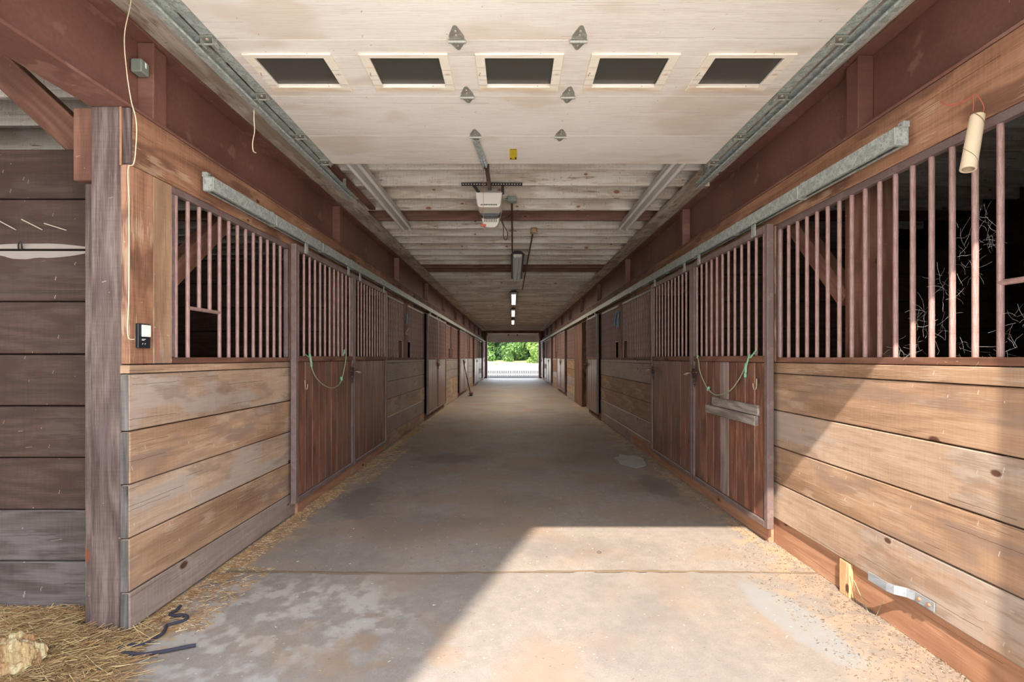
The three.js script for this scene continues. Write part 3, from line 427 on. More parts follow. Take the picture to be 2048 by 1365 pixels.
// ---------------------------------------------------------------- the raised overhead door
const DY = 3.0;
{
  const g = thing('overhead_door', 'white-painted wooden sectional door raised flat under the ceiling with five small windows', 'garage door', [0.05, DY, -2.66]);
  const X0 = -1.485, X1 = 1.592, seams = [1.36, 1.885, 2.413, 2.932, 3.46, 3.96];
  const wins = [-1.192, -0.579, 0.034, 0.647, 1.26], wx = 0.19, wd0 = 2.548, wd1 = 2.824;
  for (let k = 0; k < 5; k++) {
    const d0 = seams[k] + 0.0015, d1 = seams[k + 1] - 0.0015;
    if (k !== 2) board('section', [X0, X1, DY, DY + 0.042, d0, d1], M.panel, g, 0, 0.0008);
    else { // this section is glazed: rails and stiles around five real openings
      const sec = mesh('section', cbox(X1 - X0, 0.042, wd0 - d0, 0, 0.0008, 0.4, 0.1), M.panel, g, [(X0 + X1) / 2 - 0.05, 0.021, -(wd0 + d0) / 2 + 2.66]);
      const bot = cbox(X1 - X0, 0.042, d1 - wd1, 0, 0.0008, 1.4, 0.7); mesh('rail', bot, M.panel, sec, [0, 0, -(d1 + wd1) / 2 + (wd0 + d0) / 2]);
      const xs = [X0, ...wins.flatMap((c) => [c - wx, c + wx]), X1];
      for (let i = 0; i < xs.length; i += 2) mesh('muntin', cbox(xs[i + 1] - xs[i], 0.042, wd1 - wd0, 0, 0.001, i, 0.3), M.panel, sec, [(xs[i] + xs[i + 1]) / 2 - (X0 + X1) / 2, 0, -(wd0 + wd1) / 2 + (wd0 + d0) / 2]);
      for (const c of wins) {
        const fr = new THREE.Shape([[-0.232, -0.172], [0.232, -0.172], [0.232, 0.172], [-0.232, 0.172]].map((p) => new THREE.Vector2(...p)));
        fr.holes.push(new THREE.Path([[-0.186, -0.131], [-0.186, 0.145], [0.186, 0.145], [0.186, -0.131]].map((p) => new THREE.Vector2(...p))));
        const G = new THREE.ExtrudeGeometry(fr, { depth: 0.006, bevelEnabled: true, bevelThickness: 0.002, bevelSize: 0.002, bevelSegments: 1 }); G.rotateX(Math.PI / 2);
        const w = mesh('window_frame', G, M.cream, g, [c - 0.05, -0.001, -2.693 + 2.66]);
        mesh('pane', new THREE.BoxGeometry(0.376, 0.003, 0.274), M.pane, w, [0, 0.014, 0.007]);
      }
    }
    for (const [a, b] of [[X0 - 0.068, X0 - 0.001], [X1 + 0.001, X1 + 0.068]]) board('end_stile', [a, b, DY + 0.002, DY + 0.044, d0, d1], M.zinc, g, 2, 0.002);
  }
  // strap hinges across the seams
  const leaf = (len, w0) => { const sh = new THREE.Shape(); sh.moveTo(-w0, 0); sh.lineTo(w0, 0); sh.lineTo(w0 * 0.95, len * 0.25); sh.lineTo(w0 * 0.25, len * 0.95); sh.quadraticCurveTo(0, len * 1.08, -w0 * 0.25, len * 0.95); sh.lineTo(-w0 * 0.95, len * 0.25); sh.closePath(); const G = new THREE.ExtrudeGeometry(sh, { depth: 0.003, bevelEnabled: false }); G.rotateX(Math.PI / 2); return G; };
  const upG = leaf(0.095, 0.038), dnG = leaf(0.065, 0.034); upG.rotateY(0); 
  for (const [d, xl, xr] of [[3.46, -0.27, 0.342], [2.932, -0.278, 0.336], [2.413, -0.281, 0.33], [1.885, -0.28, 0.33]]) for (const x of [xl, xr]) {
    const h = mesh('hinge', upG, M.hinge, g, [x - 0.05, -0.002, -d + 0.012 + 2.66]);                     // its long leaf points to the lower image, that is away
    const kn = mesh('knuckle', barGeo(0.009, 0.088, 10), M.hinge, h, [0, -0.008, -0.012]); kn.rotation.z = Math.PI / 2;
    const l2 = mesh('leaf', dnG, M.hinge, h, [0, 0, -0.02]); l2.rotation.y = Math.PI;
    for (const q of [0.03, 0.06]) mesh('screw', barGeo(0.006, 0.004, 8), M.nail, h, [0, -0.005, q]); mesh('screw', barGeo(0.005, 0.004, 8), M.nail, h, [0, -0.005, -0.05]);
  }
  for (const [d, top] of [[3.92, 1], [3.46, 0], [2.932, 0], [2.413, 0], [1.885, 0]]) for (const [x, s] of [[X0 - 0.04, -1], [X1 + 0.04, 1]]) {
    const h = mesh('roller_bracket', cbox(0.07, top ? 0.012 : 0.006, top ? 0.1 : 0.075, 0, 0.001), M.hinge, g, [x - 0.05, -0.005, -d + 2.66]);
    for (const q of [-0.03, 0.03]) mesh('ear', cbox(0.004, 0.03, 0.05, 1, 0.001), M.hinge, h, [q, -0.016, 0]);
    const ax = mesh('roller_stem', barGeo(0.0055, 0.15, 8), M.hinge, h, [s * 0.035, -0.018, 0]); ax.rotation.z = Math.PI / 2;
    mesh('screw', barGeo(0.007, 0.006, 8), M.nail, h, [0, -0.007, 0.02]); mesh('screw', barGeo(0.007, 0.006, 8), M.nail, h, [0, -0.007, -0.022]);
  }
  const lb = (() => { const c = document.createElement('canvas'); c.width = 64; c.height = 192; const x = c.getContext('2d'); x.fillStyle = '#d9bd22'; x.fillRect(0, 0, 64, 192); x.fillStyle = '#8d7d22'; x.fillRect(6, 4, 52, 12); x.fillStyle = '#c0a32a'; for (let i = 0; i < 9; i++) x.fillRect(10, 26 + i * 11, 44 - (i % 3) * 8, 4); x.fillStyle = '#3a2d08'; x.fillRect(4, 160, 14, 22); x.fillRect(46, 146, 14, 34); x.fillRect(4, 178, 56, 8); const t = new THREE.CanvasTexture(c); t.colorSpace = THREE.SRGBColorSpace; return t; })();
  const sg = new THREE.PlaneGeometry(0.058, 0.2); sg.rotateX(Math.PI / 2); const st = mesh('warning_sticker', sg, new THREE.MeshStandardMaterial({ map: lb, roughness: 0.5 }), g, [0.002 - 0.05, -0.0025, -3.77 + 2.66]); st.userData.label = 'small yellow warning sticker';
}
// its tracks
for (const s of [-1, 1]) {
  const xo = s < 0 ? -1.615 : 1.725, d1 = s < 0 ? 4.72 : 4.4;
  const g = thing('overhead_track', 'galvanised channel track carrying the raised door ' + (s < 0 ? 'above the push-button wall' : 'above the paper-tube wall'), 'track', [xo, DY - 0.03, -2.8]);
  const sh = new THREE.Shape([[0, -0.02], [0.046, -0.026], [0.05, -0.02], [0.048, -0.012], [0.008, -0.01], [0.004, 0.0], [0.008, 0.024], [0.05, 0.03], [0.05, 0.036], [0.002, 0.034], [-0.004, 0.01]].map(([a, b]) => new THREE.Vector2(-s * a, b)));
  const G = new THREE.ExtrudeGeometry(sh, { depth: d1 - 1.1, bevelEnabled: false }); mesh('channel', G, M.zinc, g, [0, 0, -d1 + 2.8]);
  mesh('angle_iron', cbox(0.004, 0.07, d1 - 1.15, 2, 0.001), M.zinc, g, [s * 0.008, 0.035, -(d1 + 1.1) / 2 + 2.8]);
  if (s > 0) mesh('hanger_block', cbox(0.05, 0.19, 0.06, 1, 0.004), M.plate, g, [0.03, 0.08, -d1 + 0.03 + 2.8]);
  for (const d of [2.2, 3.3, d1 - 0.06]) mesh('hanger_strap', cbox(0.03, 0.17, 0.003, 1, 0.001), M.zinc, g, [s * 0.02, 0.1, -d + 2.8]);
}
// ---------------------------------------------------------------- opener
{
  const d0 = 4.86, Yt = 3.07, g = thing('door_opener', 'cream ceiling-mounted door opener with grey lamp lens, rail and arm', 'door opener', [-0.245, Yt, -d0]);
  const sec = (w0, w1, y0, y1, r) => { const sh = new THREE.Shape(); sh.moveTo(-w0 / 2, y0 + r); sh.quadraticCurveTo(-w0 / 2, y0, -w0 / 2 + r, y0); sh.lineTo(w0 / 2 - r, y0); sh.quadraticCurveTo(w0 / 2, y0, w0 / 2, y0 + r); sh.lineTo(w1 / 2, y1); sh.lineTo(-w1 / 2, y1); sh.closePath(); return sh; };
  const body = new THREE.ExtrudeGeometry(sec(0.22, 0.25, -0.13, 0, 0.03), { depth: 0.2, bevelEnabled: true, bevelThickness: 0.015, bevelSize: 0.012, bevelSegments: 3 }); body.translate(0, 0, -0.22);
  mesh('housing', body, M.opener, g);
  const lens = new THREE.ExtrudeGeometry(sec(0.215, 0.23, -0.155, -0.02, 0.05), { depth: 0.1, bevelEnabled: true, bevelThickness: 0.006, bevelSize: 0.006, bevelSegments: 2 }); lens.translate(0, 0, -0.345); mesh('lamp_lens', lens, M.openerDark, g);
  const rear = new THREE.ExtrudeGeometry(sec(0.16, 0.235, -0.24, -0.03, 0.07), { depth: 0.1, bevelEnabled: true, bevelThickness: 0.012, bevelSize: 0.012, bevelSegments: 3 }); rear.translate(0, 0, -0.47); const rc = mesh('rear_cover', rear, M.opener, g);
  for (let i = 0; i < 8; i++) { mesh('vent_slot', cbox(0.007, 0.05, 0.004, 1, 0.001), M.slot, rc, [-0.063 + i * 0.018, -0.17 - 0.0, -0.357]); }
  for (let i = 0; i < 10; i++) mesh('vent_slot', cbox(0.01, 0.014, 0.004, 1, 0.001), M.slot, rc, [-0.076 + i * 0.017, -0.118, -0.004]);
  mesh('rail', cbox(0.035, 0.04, 3.6, 2, 0.003), M.railDark, g, [0.01, 0.045, 1.8]);
  const strap = mesh('hanging_angle', cbox(0.62, 0.035, 0.004, 0, 0.001), M.darkIron, g, [0.03, 0.095, -0.02]); for (let i = 0; i < 22; i++) { const q = mesh('hole', barGeo(0.006, 0.003, 8), M.lampMetal, strap, [-0.29 + i * 0.0275, 0, 0.003]); q.rotation.x = Math.PI / 2; }
  mesh('hanging_angle', beamBetween(V(-0.16, 0.09, -0.02), V(-0.1, 0.01, -0.02), 0.03, 0.004, V(0, 0, 1)), M.darkIron, g); mesh('hanging_angle', cbox(0.028, 0.1, 0.004, 1, 0.001), M.darkIron, g, [0.14, 0.04, -0.02]);
  // arm from the door's hinge out past its edge and up to the trolley on the rail
  const o = V(-0.245, Yt, -d0), a = V(-0.272, 2.985, -3.5), b = V(-0.232, 2.975, -3.93), c = V(-0.235, 3.1, -4.2);
  mesh('arm', beamBetween(a.clone().sub(o), b.clone().sub(o), 0.004, 0.05, V(1, 0, 0)), M.zinc, g); mesh('arm', beamBetween(b.clone().sub(o), c.clone().sub(o), 0.03, 0.02, V(1, 0, 0)), M.railDark, g);
  for (const t of [0.72, 0.82, 0.92, 1]) { const p = a.clone().lerp(b, t).sub(o); const q = mesh('arm_bolt', barGeo(0.006, 0.02, 8), M.zincNew, g, [p.x - 0.012, p.y - 0.008, p.z]); mesh('arm_bolt', barGeo(0.006, 0.02, 8), M.zincNew, g, [p.x + 0.012, p.y - 0.008, p.z]); }
  mesh('trolley', cbox(0.05, 0.05, 0.16, 2, 0.004), M.railDark, g, [0.01, 0.03, 0.68]);
  const cord = V(-0.262, 3.08, -4.25), kn = V(-0.262, 2.575, -4.25);
  mesh('release_cord', rodBetween(cord.clone().sub(o), V(-0.262, 2.52, -4.25).sub(o), 0.0018, 5), M.redTwine, g);
  const kb = new THREE.CapsuleGeometry(0.011, 0.028, 4, 10); kb.rotateZ(Math.PI / 2); mesh('release_handle', kb, M.redKnob, g, kn.clone().sub(o).toArray());
}
{ // wiring on the joists
  const jb = thing('junction_box', 'grey-green metal junction box beside the door opener', 'junction box', [-0.01, 3.145, -5.3]);
  mesh('box', cbox(0.1, 0.055, 0.09, 0, 0.005), M.boxGreen, jb); mesh('nipple', barGeo(0.009, 0.12, 8), M.hinge, jb, [-0.1, 0, 0]).rotation.z = Math.PI / 2;
  const cd = thing('conduit', 'thin conduit running from the junction box to the unlit fluorescent lamp', 'conduit', [0, 3.16, -6.8]);
  mesh('pipe', rodBetween(V(-0.012, -0.005, 1.45), V(-0.012, -0.005, -1.0), 0.011, 8), M.wireDark, cd); mesh('strap', cbox(0.11, 0.006, 0.02, 0, 0.001), M.rust, cd, [-0.01, -0.014, 0.2]); mesh('pipe', tubeGeo([V(-0.012, -0.005, -1.0), V(-0.005, -0.03, -1.08), V(0.05, -0.09, -1.14)], 0.009, 12, 8), M.wireDark, cd);
  tag(mesh('power_cord', tubeGeo([V(-0.012, 3.14, -5.75), V(-0.06, 3.02, -5.55), V(-0.12, 2.94, -5.34), V(-0.1, 2.86, -5.3), V(-0.06, 2.78, -5.3), V(-0.075, 2.7, -5.3), V(-0.1, 2.72, -5.3), V(-0.11, 2.86, -5.3), V(-0.15, 2.95, -5.28)], 0.0055, 60, 6), M.wireDark), 'brown power cord looping below the door opener', 'cord');
  const rb = thing('ceiling_box', 'round tan junction box on a joist past the opener', 'junction box', [0.285, 3.135, -6.55]);
  const L = new THREE.LatheGeometry([[0, -0.035], [0.045, -0.035], [0.05, -0.028], [0.05, -0.012], [0.046, -0.008], [0.046, 0.035], [0, 0.035]].map((p) => new THREE.Vector2(...p)), 20); mesh('box', L, M.jbox, rb); 
  mesh('cover_screw', barGeo(0.006, 0.006, 8), M.nail, rb, [0.02, -0.037, 0]);
  tag(mesh('conduit', rodBetween(V(0.28, 3.155, -6.62), V(0.24, 3.16, -12.4), 0.011, 8), M.wireDark), 'thin dark conduit running back from the round tan box', 'conduit');
  for (const [s, d0, d1] of [[-1, 12, 17.5], [1, 11, 31]]) { tag(mesh('wall_conduit', rodBetween(V(s * 1.72, 3.14, -d0), V(s * 1.72, 3.14, -d1), 0.012, 8), M.hinge), 'pale conduit under the joists along the ' + (s < 0 ? PB : PT), 'conduit'); }
}
// ---------------------------------------------------------------- lamps
for (const [x, s] of [[-1.4, -1], [1.45, 1]]) {
  const g = thing('strip_lamp', 'unlit two-tube fluorescent strip under the joists ' + (s < 0 ? 'above the push-button wall' : 'above the paper-tube wall'), 'lamp', [x, 3.13, -5.1]);
  const sh = new THREE.Shape([[-0.055, 0.03], [-0.055, 0.0], [-0.03, -0.025], [0.03, -0.025], [0.055, 0.0], [0.055, 0.03]].map((p) => new THREE.Vector2(...p)));
  mesh('channel', new THREE.ExtrudeGeometry(sh, { depth: 2.44, bevelEnabled: false }), M.lampGray, g, [0, 0, -1.22]);
  for (const q of [-0.046, 0.046]) { const t = mesh('tube', barGeo(0.019, 2.38, 12), M.tubeOff, g, [q, -0.035, 0]); t.rotation.x = Math.PI / 2; for (const e of [-1.2, 1.2]) mesh('lamp_holder', cboxv(0.03, 0.05, 0.02, 1, 0.002, 1), M.lampMetal, t, [0, e, 0]).rotation.x = Math.PI / 2; }
}
[[7.75, false], [12.3, true], [16.55, true], [21.0, true]].forEach(([d, lit], i) => {
  const g = thing('ceiling_lamp', lit ? ['', 'lit fluorescent lamp just past the unlit bluish one', 'middle of the three lit fluorescent lamps in the row', 'last lit fluorescent lamp before the far opening'][i] : 'unlit bluish fluorescent lamp hung along the aisle ceiling', 'lamp', [lit ? 0.03 - i * 0.012 : 0.075, 3.05, -d - 1.22]);
  const sh = new THREE.Shape([[-0.11, 0.05], [-0.045, 0.1], [0.045, 0.1], [0.11, 0.05], [0.1, 0.045], [-0.1, 0.045]].map((p) => new THREE.Vector2(...p)));
  mesh('reflector', new THREE.ExtrudeGeometry(sh, { depth: 2.44, bevelEnabled: false }), M.darkIron, g, [0, -0.02, -1.22]);
  mesh('tray', cbox(lit ? 0.12 : 0.15, 0.02, 2.42, 2, 0.003), M.lampBlue, g, [0, 0.012, 0]);
  for (const q of [-0.035, 0.035]) { const t = mesh('tube', barGeo(0.019, 2.38, 12), lit ? M.glow : M.tubeOff, g, [q, -0.012, 0]); t.rotation.x = Math.PI / 2; }
  mesh('end_cap', cbox(0.13, 0.05, 0.02, 0, 0.003), M.lampMetal, g, [0, 0, 1.21]); mesh('end_cap', cbox(0.13, 0.05, 0.02, 0, 0.003), M.lampMetal, g, [0, 0, -1.21]);
  for (const z of [-0.9, 0.9]) mesh('hanger', barGeo(0.004, 0.07, 6), M.hinge, g, [0, 0.11, z]);
  if (lit) { const l = new THREE.RectAreaLight(0xfff0dc, 30, 0.12, 2.38); l.position.set(0, -0.034, 0); l.rotation.x = -Math.PI / 2; l.name = 'lamp_light'; g.add(l); }
});

// ---------------------------------------------------------------- things on the walls
{
  const c = onWall(283, 672.5, -XF), g = thing('wall_control', 'black door control with a large cream push button on the corner board', 'control', [-XF + 0.008, c.y, c.z]);
  mesh('case', cbox(0.016, 0.128, 0.085, 1, 0.003), M.black, g); const b = mesh('push_button', cbox(0.008, 0.062, 0.06, 1, 0.003), M.button, g, [0.011, 0.027, -0.008]); mesh('button_face', cbox(0.003, 0.05, 0.048, 1, 0.001), M.white, b, [0.005, 0, 0]);
  const t = (() => { const q = document.createElement('canvas'); q.width = 128; q.height = 64; const x = q.getContext('2d'); x.fillStyle = '#1b1d22'; x.fillRect(0, 0, 128, 64); x.fillStyle = '#e8e6e0'; x.fillRect(6, 6, 58, 4); x.fillRect(6, 14, 40, 5); x.fillRect(14, 42, 14, 4); x.fillRect(14, 42, 4, 14); x.fillRect(50, 42, 14, 4); x.fillRect(50, 42, 5, 14); const tt = new THREE.CanvasTexture(q); tt.colorSpace = THREE.SRGBColorSpace; return tt; })();
  const pg = new THREE.PlaneGeometry(0.06, 0.04); pg.rotateY(Math.PI / 2); mesh('printed_label', pg, new THREE.MeshStandardMaterial({ map: t, roughness: 0.5 }), g, [0.0086, -0.032, -0.008]);
  tag(mesh('control_wire', tubeGeo([P(262, -40, 2.3), P(262, 0, 2.33), P(249, 70, 2.36), P(252, 130, 2.38), P(262, 200, 2.41), P(272, 240, 2.43), P(272, 290, 2.43), P(266, 330, 2.432), onWall(258, 332, -1.951), onWall(258, 400, -1.951), onWall(258, 520, -1.951), onWall(257.5, 600, -1.951), onWall(258, 678, -1.953), onWall(268, 679, -1.95)], 0.0026, 160, 6), M.wire), 'thin cream wire dropping past the post to the push-button control', 'wire');
  tag(mesh('loose_wire', tubeGeo([V(-1.618, 3.0, -3.0), ...[[508, 240], [509, 262], [505, 290], [507, 303], [512, 306]].map(([x, y]) => onWall(x, y, -1.64))], 0.003, 40, 5), M.wire), 'short loose wire end dangling in front of the steel beam', 'wire');
  tag(mesh('red_smear', (() => { const q = new THREE.PlaneGeometry(0.035, 0.2, 6, 20), p = q.attributes.position; for (let i = 0; i < p.count; i++) { const e = Math.round(p.getY(i) * 100), k = 1 - Math.pow(Math.abs(p.getY(i)) / 0.1, 3); p.setX(i, p.getX(i) * k * (0.35 + 0.75 * hash(e, 3, 2)) + (hash(e, 8, 2) - 0.5) * 0.008); }; q.rotateY(Math.PI / 2); return q; })(), new THREE.MeshStandardMaterial({ color: 0xa06a58, roughness: 0.9 })), 'faded red paint smear on the corner board beside the control', 'paint').position.set(-XF + 0.0016, 1.47, -2.64);
  const cl = onWall(287, 115, -2.0);
  const jb = thing('switch_cover', 'small plastic-wrapped box on the steel beam stiffener', 'box', [-2.005, 2.96, -2.58]); mesh('cover', cbox(0.06, 0.07, 0.06, 1, 0.006), M.boxGreen, jb); mesh('clip', cbox(0.004, 0.03, 0.01, 1, 0.001), M.white, jb, [0.032, 0.01, 0]);
}
{ // green twines on the doors
  const tw = (name, pts, X, mat, label, knots, r = 0.005) => { const g = thing(name, label, 'twine', onWall(pts[0][0], pts[0][1], X).toArray()); const o = g.position; const W = pts.map(([x, y, dx]) => onWall(x, y, X + (dx || 0)).sub(o)); mesh('cord', tubeGeo(W, r, 60, 6), mat, g); for (const [x, y, rad, len, rot] of knots) { const k = new THREE.CapsuleGeometry(rad, len, 4, 8); k.rotateX(rot); mesh('knot', k, M.green, g, onWall(x, y, X).sub(o).toArray()); } return g; };
  tw('twine_loop', [[609, 708], [614, 712], [619, 716], [623, 735], [632, 755], [650, 772], [668, 776], [682, 764], [688, 740], [692, 712], [687, 702]], -1.862, M.twine, 'drooping green baling twine tied across the stall door beside the push-button wall', [[620, 713, 0.012, 0.03, 0.5], [622, 724, 0.01, 0.08, 0.2], [683, 758, 0.014, 0.02, 0.4], [688, 706, 0.009, 0.06, -0.5]]);
  tw('twine_loop', [[1394, 713], [1397, 722], [1399, 740], [1406, 760], [1413, 774], [1421, 784], [1430, 790], [1448, 788], [1462, 780], [1476, 762], [1486, 744], [1492, 728], [1502, 712], [1514, 706]], 1.862, M.twine, 'drooping green baling twine tied across the slatted stall door', [[1416.5, 778, 0.013, 0.03, 0.8], [1491.5, 737, 0.01, 0.06, 0.1], [1490.5, 751, 0.011, 0.02, 0], [1395, 714, 0.008, 0.03, 0.9], [1507, 708, 0.007, 0.1, 1.0], [1496, 720, 0.007, 0.09, 0.5]]);
  tw('twine_scrap', [[1229, 652], [1230, 638], [1233, 626], [1237, 626], [1236, 640], [1236, 655]], 1.93, M.blue, 'blue twine scrap hanging on the dividing post', [], 0.012);
  tw('twine_scrap', [[814.5, 628], [814.5, 640], [813.5, 648]], -1.93, M.blue, 'pale blue twine scrap hanging on the dividing post of the push-button wall', [], 0.008);
  tag(mesh('wire_hook', tubeGeo([[817, 657], [814, 662], [811, 667], [812, 669], [814, 668]].map(([x, y]) => onWall(x, y, -1.93)), 0.008, 20, 6), M.nail), 'bent pale wire hook on the dividing post', 'hook');
}
{ // paper tube on red twine
  const a = P(1955, 232, 1.95), b = P(1936, 340, 1.93); a.x -= 0.0; const g = thing('paper_tube', 'rolled cream paper tube hanging from red twine on the header', 'paper tube', b.toArray());
  const ax = a.clone().sub(b), len = ax.length(), q = new THREE.Quaternion().setFromUnitVectors(V(0, 1, 0), ax.clone().normalize());
  const prof = [[0.02, 0.002], [0.026, 0], [0.027, 0.004], [0.026, len * 0.5], [0.024, len], [0.019, len]].map((p) => new THREE.Vector2(...p));
  const G = new THREE.LatheGeometry(prof, 24); G.applyQuaternion(q); mesh('roll', G, M.paper, g);
  const sp = []; for (let i = 0; i <= 60; i++) { const t = i / 60, an = t * 9; sp.push(V(Math.cos(an) * 0.0262, t * len, Math.sin(an) * 0.0262).applyQuaternion(q)); } mesh('seam', tubeGeo(sp, 0.0014, 120, 4), M.paperMark, g);
  const L = (pts) => mesh('twine', tubeGeo(pts.map(([x, y, d]) => P(x, y, d || 1.96).sub(b)), 0.0016, 40, 5), M.redTwine, g);
  L([[1880, 202, 2.08], [1893, 210, 2.05], [1915, 206, 2.02], [1940, 195, 1.99], [1950, 188, 1.97], [1960, 198], [1968, 215], [1966, 226]]); L([[1945, 192, 1.97], [1947, 206], [1946, 222]]); L([[1880, 205, 2.08], [1905, 212, 2.04], [1930, 203, 2.0], [1948, 190, 1.97]]);
}
{ // strap guide on the sunlit planks
  const g = thing('guide_bracket', 'bent galvanised door-guide strap bolted to the lowest sunlit plank', 'bracket', onWall(1850, 1205, XF - 0.004).toArray());
  const w = 0.045, path = [[0.055, 0], [-0.05, 0], [-0.085, -0.012], [-0.115, -0.05], [-0.15, -0.062], [-0.27, -0.064]], t = 0.005;   // (towards the camera, away from the wall)
  const sh = new THREE.Shape([...path.map(([z, x]) => new THREE.Vector2(x, z)), ...path.slice().reverse().map(([z, x]) => new THREE.Vector2(x + t, z - (x < -0.01 && x > -0.06 ? 0.003 : 0)))]);
  const G = new THREE.ExtrudeGeometry(sh, { depth: w, bevelEnabled: false }); G.rotateX(-Math.PI / 2); G.scale(1, 1, -1); const idx = G.index; G.translate(-0.006, -0.02, 0);
  { const p = G.attributes.position; for (let i = 0; i < p.count; i += 3) { const q = [p.getX(i + 1), p.getY(i + 1), p.getZ(i + 1)]; p.setXYZ(i + 1, p.getX(i + 2), p.getY(i + 2), p.getZ(i + 2)); p.setXYZ(i + 2, ...q); } G.computeVertexNormals(); }
  mesh('strap', G, M.zincNew, g); for (const z of [0.03, -0.025]) { const b = mesh('bolt', barGeo(0.009, 0.012, 6), M.copperBolt, g, [-0.01, 0.002, z]); b.rotation.z = Math.PI / 2; }
}
{ // nails and a staple on the bay wall, white smear
  for (const [x0, y0, x1, y1] of [[4, 442, 32, 460], [54, 442, 85, 460], [99, 450, 133, 461]]) { const a = P(x1, y1, 2.622), b = P(x0, y0, 2.622); b.z += 0.03; tag(mesh('nail', rodBetween(a, b, 0.0028, 6), M.nail), 'long nail sticking out of the dark plank wall above the white smear', 'nail', 'nails in the hay bay wall'); }
  tag(mesh('staple', tubeGeo([P(37, 499, 2.62), P(37, 488, 2.6), P(40, 483, 2.595), P(43, 490, 2.6), P(44, 500, 2.62)], 0.004, 20, 6), M.darkIron), 'black wire staple hook driven into the hay bay wall over the white smear', 'hook');
  const smear = (y0, y1, up) => { const N = 40, pts = [], idx = []; for (let i = 0; i <= N; i++) { const x = -3.2 + 0.95 * i / N, k = Math.sin(Math.PI * Math.min(1, (N - i) / N * 1.25)) * (0.75 + 0.35 * pn(i * 0.35, 2, 64, 8, up ? 4 : 9)); const yb = up ? y0 : y1, yt = up ? y0 + (y1 - y0) * k : y1 - (y1 - y0) * k; pts.push(x, yb, -2.6175, x, yt, -2.6175); if (i) { const b = i * 2; idx.push(b - 2, b, b - 1, b, b + 1, b - 1); } } const G = new THREE.BufferGeometry(); G.setAttribute('position', new THREE.Float32BufferAttribute(pts, 3)); G.setIndex(idx); G.computeVertexNormals(); return G; };
  const sm2 = thing('paint_smear', 'two smears of white paint along a plank joint of the hay bay wall', 'paint', [0, 0, 0]);
  const sp = plain(0x93877f, 0.9, 0, { side: THREE.DoubleSide }); mesh('smear', smear(1.995, 2.03, true), sp, sm2); mesh('smear', smear(1.94, 1.982, false), sp, sm2);
}
// cobwebs between the sunlit bars
function cobweb(points, n, spread, label) {
  const geos = [], c = points;
  for (let i = 0; i < n; i++) { const a = c[Math.floor(rnd() * c.length)], p = a.clone().add(V(rr(-0.01, 0.01), rr(-spread, spread), rr(-spread, spread))); const pts = [p.clone()]; let dir = V(rr(-0.3, 0.3), rr(-1, 1), rr(-1, 1)).normalize(); const L = 3 + Math.floor(rnd() * 3); for (let k = 0; k < L; k++) { dir.add(V(rr(-0.3, 0.3), rr(-0.5, 0.5), rr(-0.5, 0.5))).normalize(); pts.push(pts[pts.length - 1].clone().addScaledVector(dir, rr(0.01, 0.03))); } geos.push(tubeGeo(pts, rr(0.00015, 0.0004), 6, 3)); }
  tag(mesh('cobweb', mergeGeometries(geos), M.web), label, 'cobweb', 'cobwebs in the sunlit grille');
}
for (const [pts, n] of [[[[1700, 500], [1703, 560], [1695, 600], [1708, 450]].map(([x, y]) => [x, y]), 0], [[[1880, 640], [1880, 670], [1892, 560], [1884, 590]], 26], [[[1925, 500], [1935, 540], [1930, 580], [1920, 460]], 24], [[[1928, 690], [1926, 720], [1975, 705]], 20], [[[1970, 440], [1968, 490], [1980, 470]], 26], [[[1845, 630], [1840, 700], [1843, 650]], 22], [[[2030, 640], [2035, 660], [2020, 690]], 20], [[[1800, 690], [1770, 712], [1810, 712]], 16]]) if (n) cobweb(pts.map(([x, y]) => onWall(x, y, 2.0)), n, 0.03, 'wispy grey cobweb stretched between the bars of the long sunlit grille');

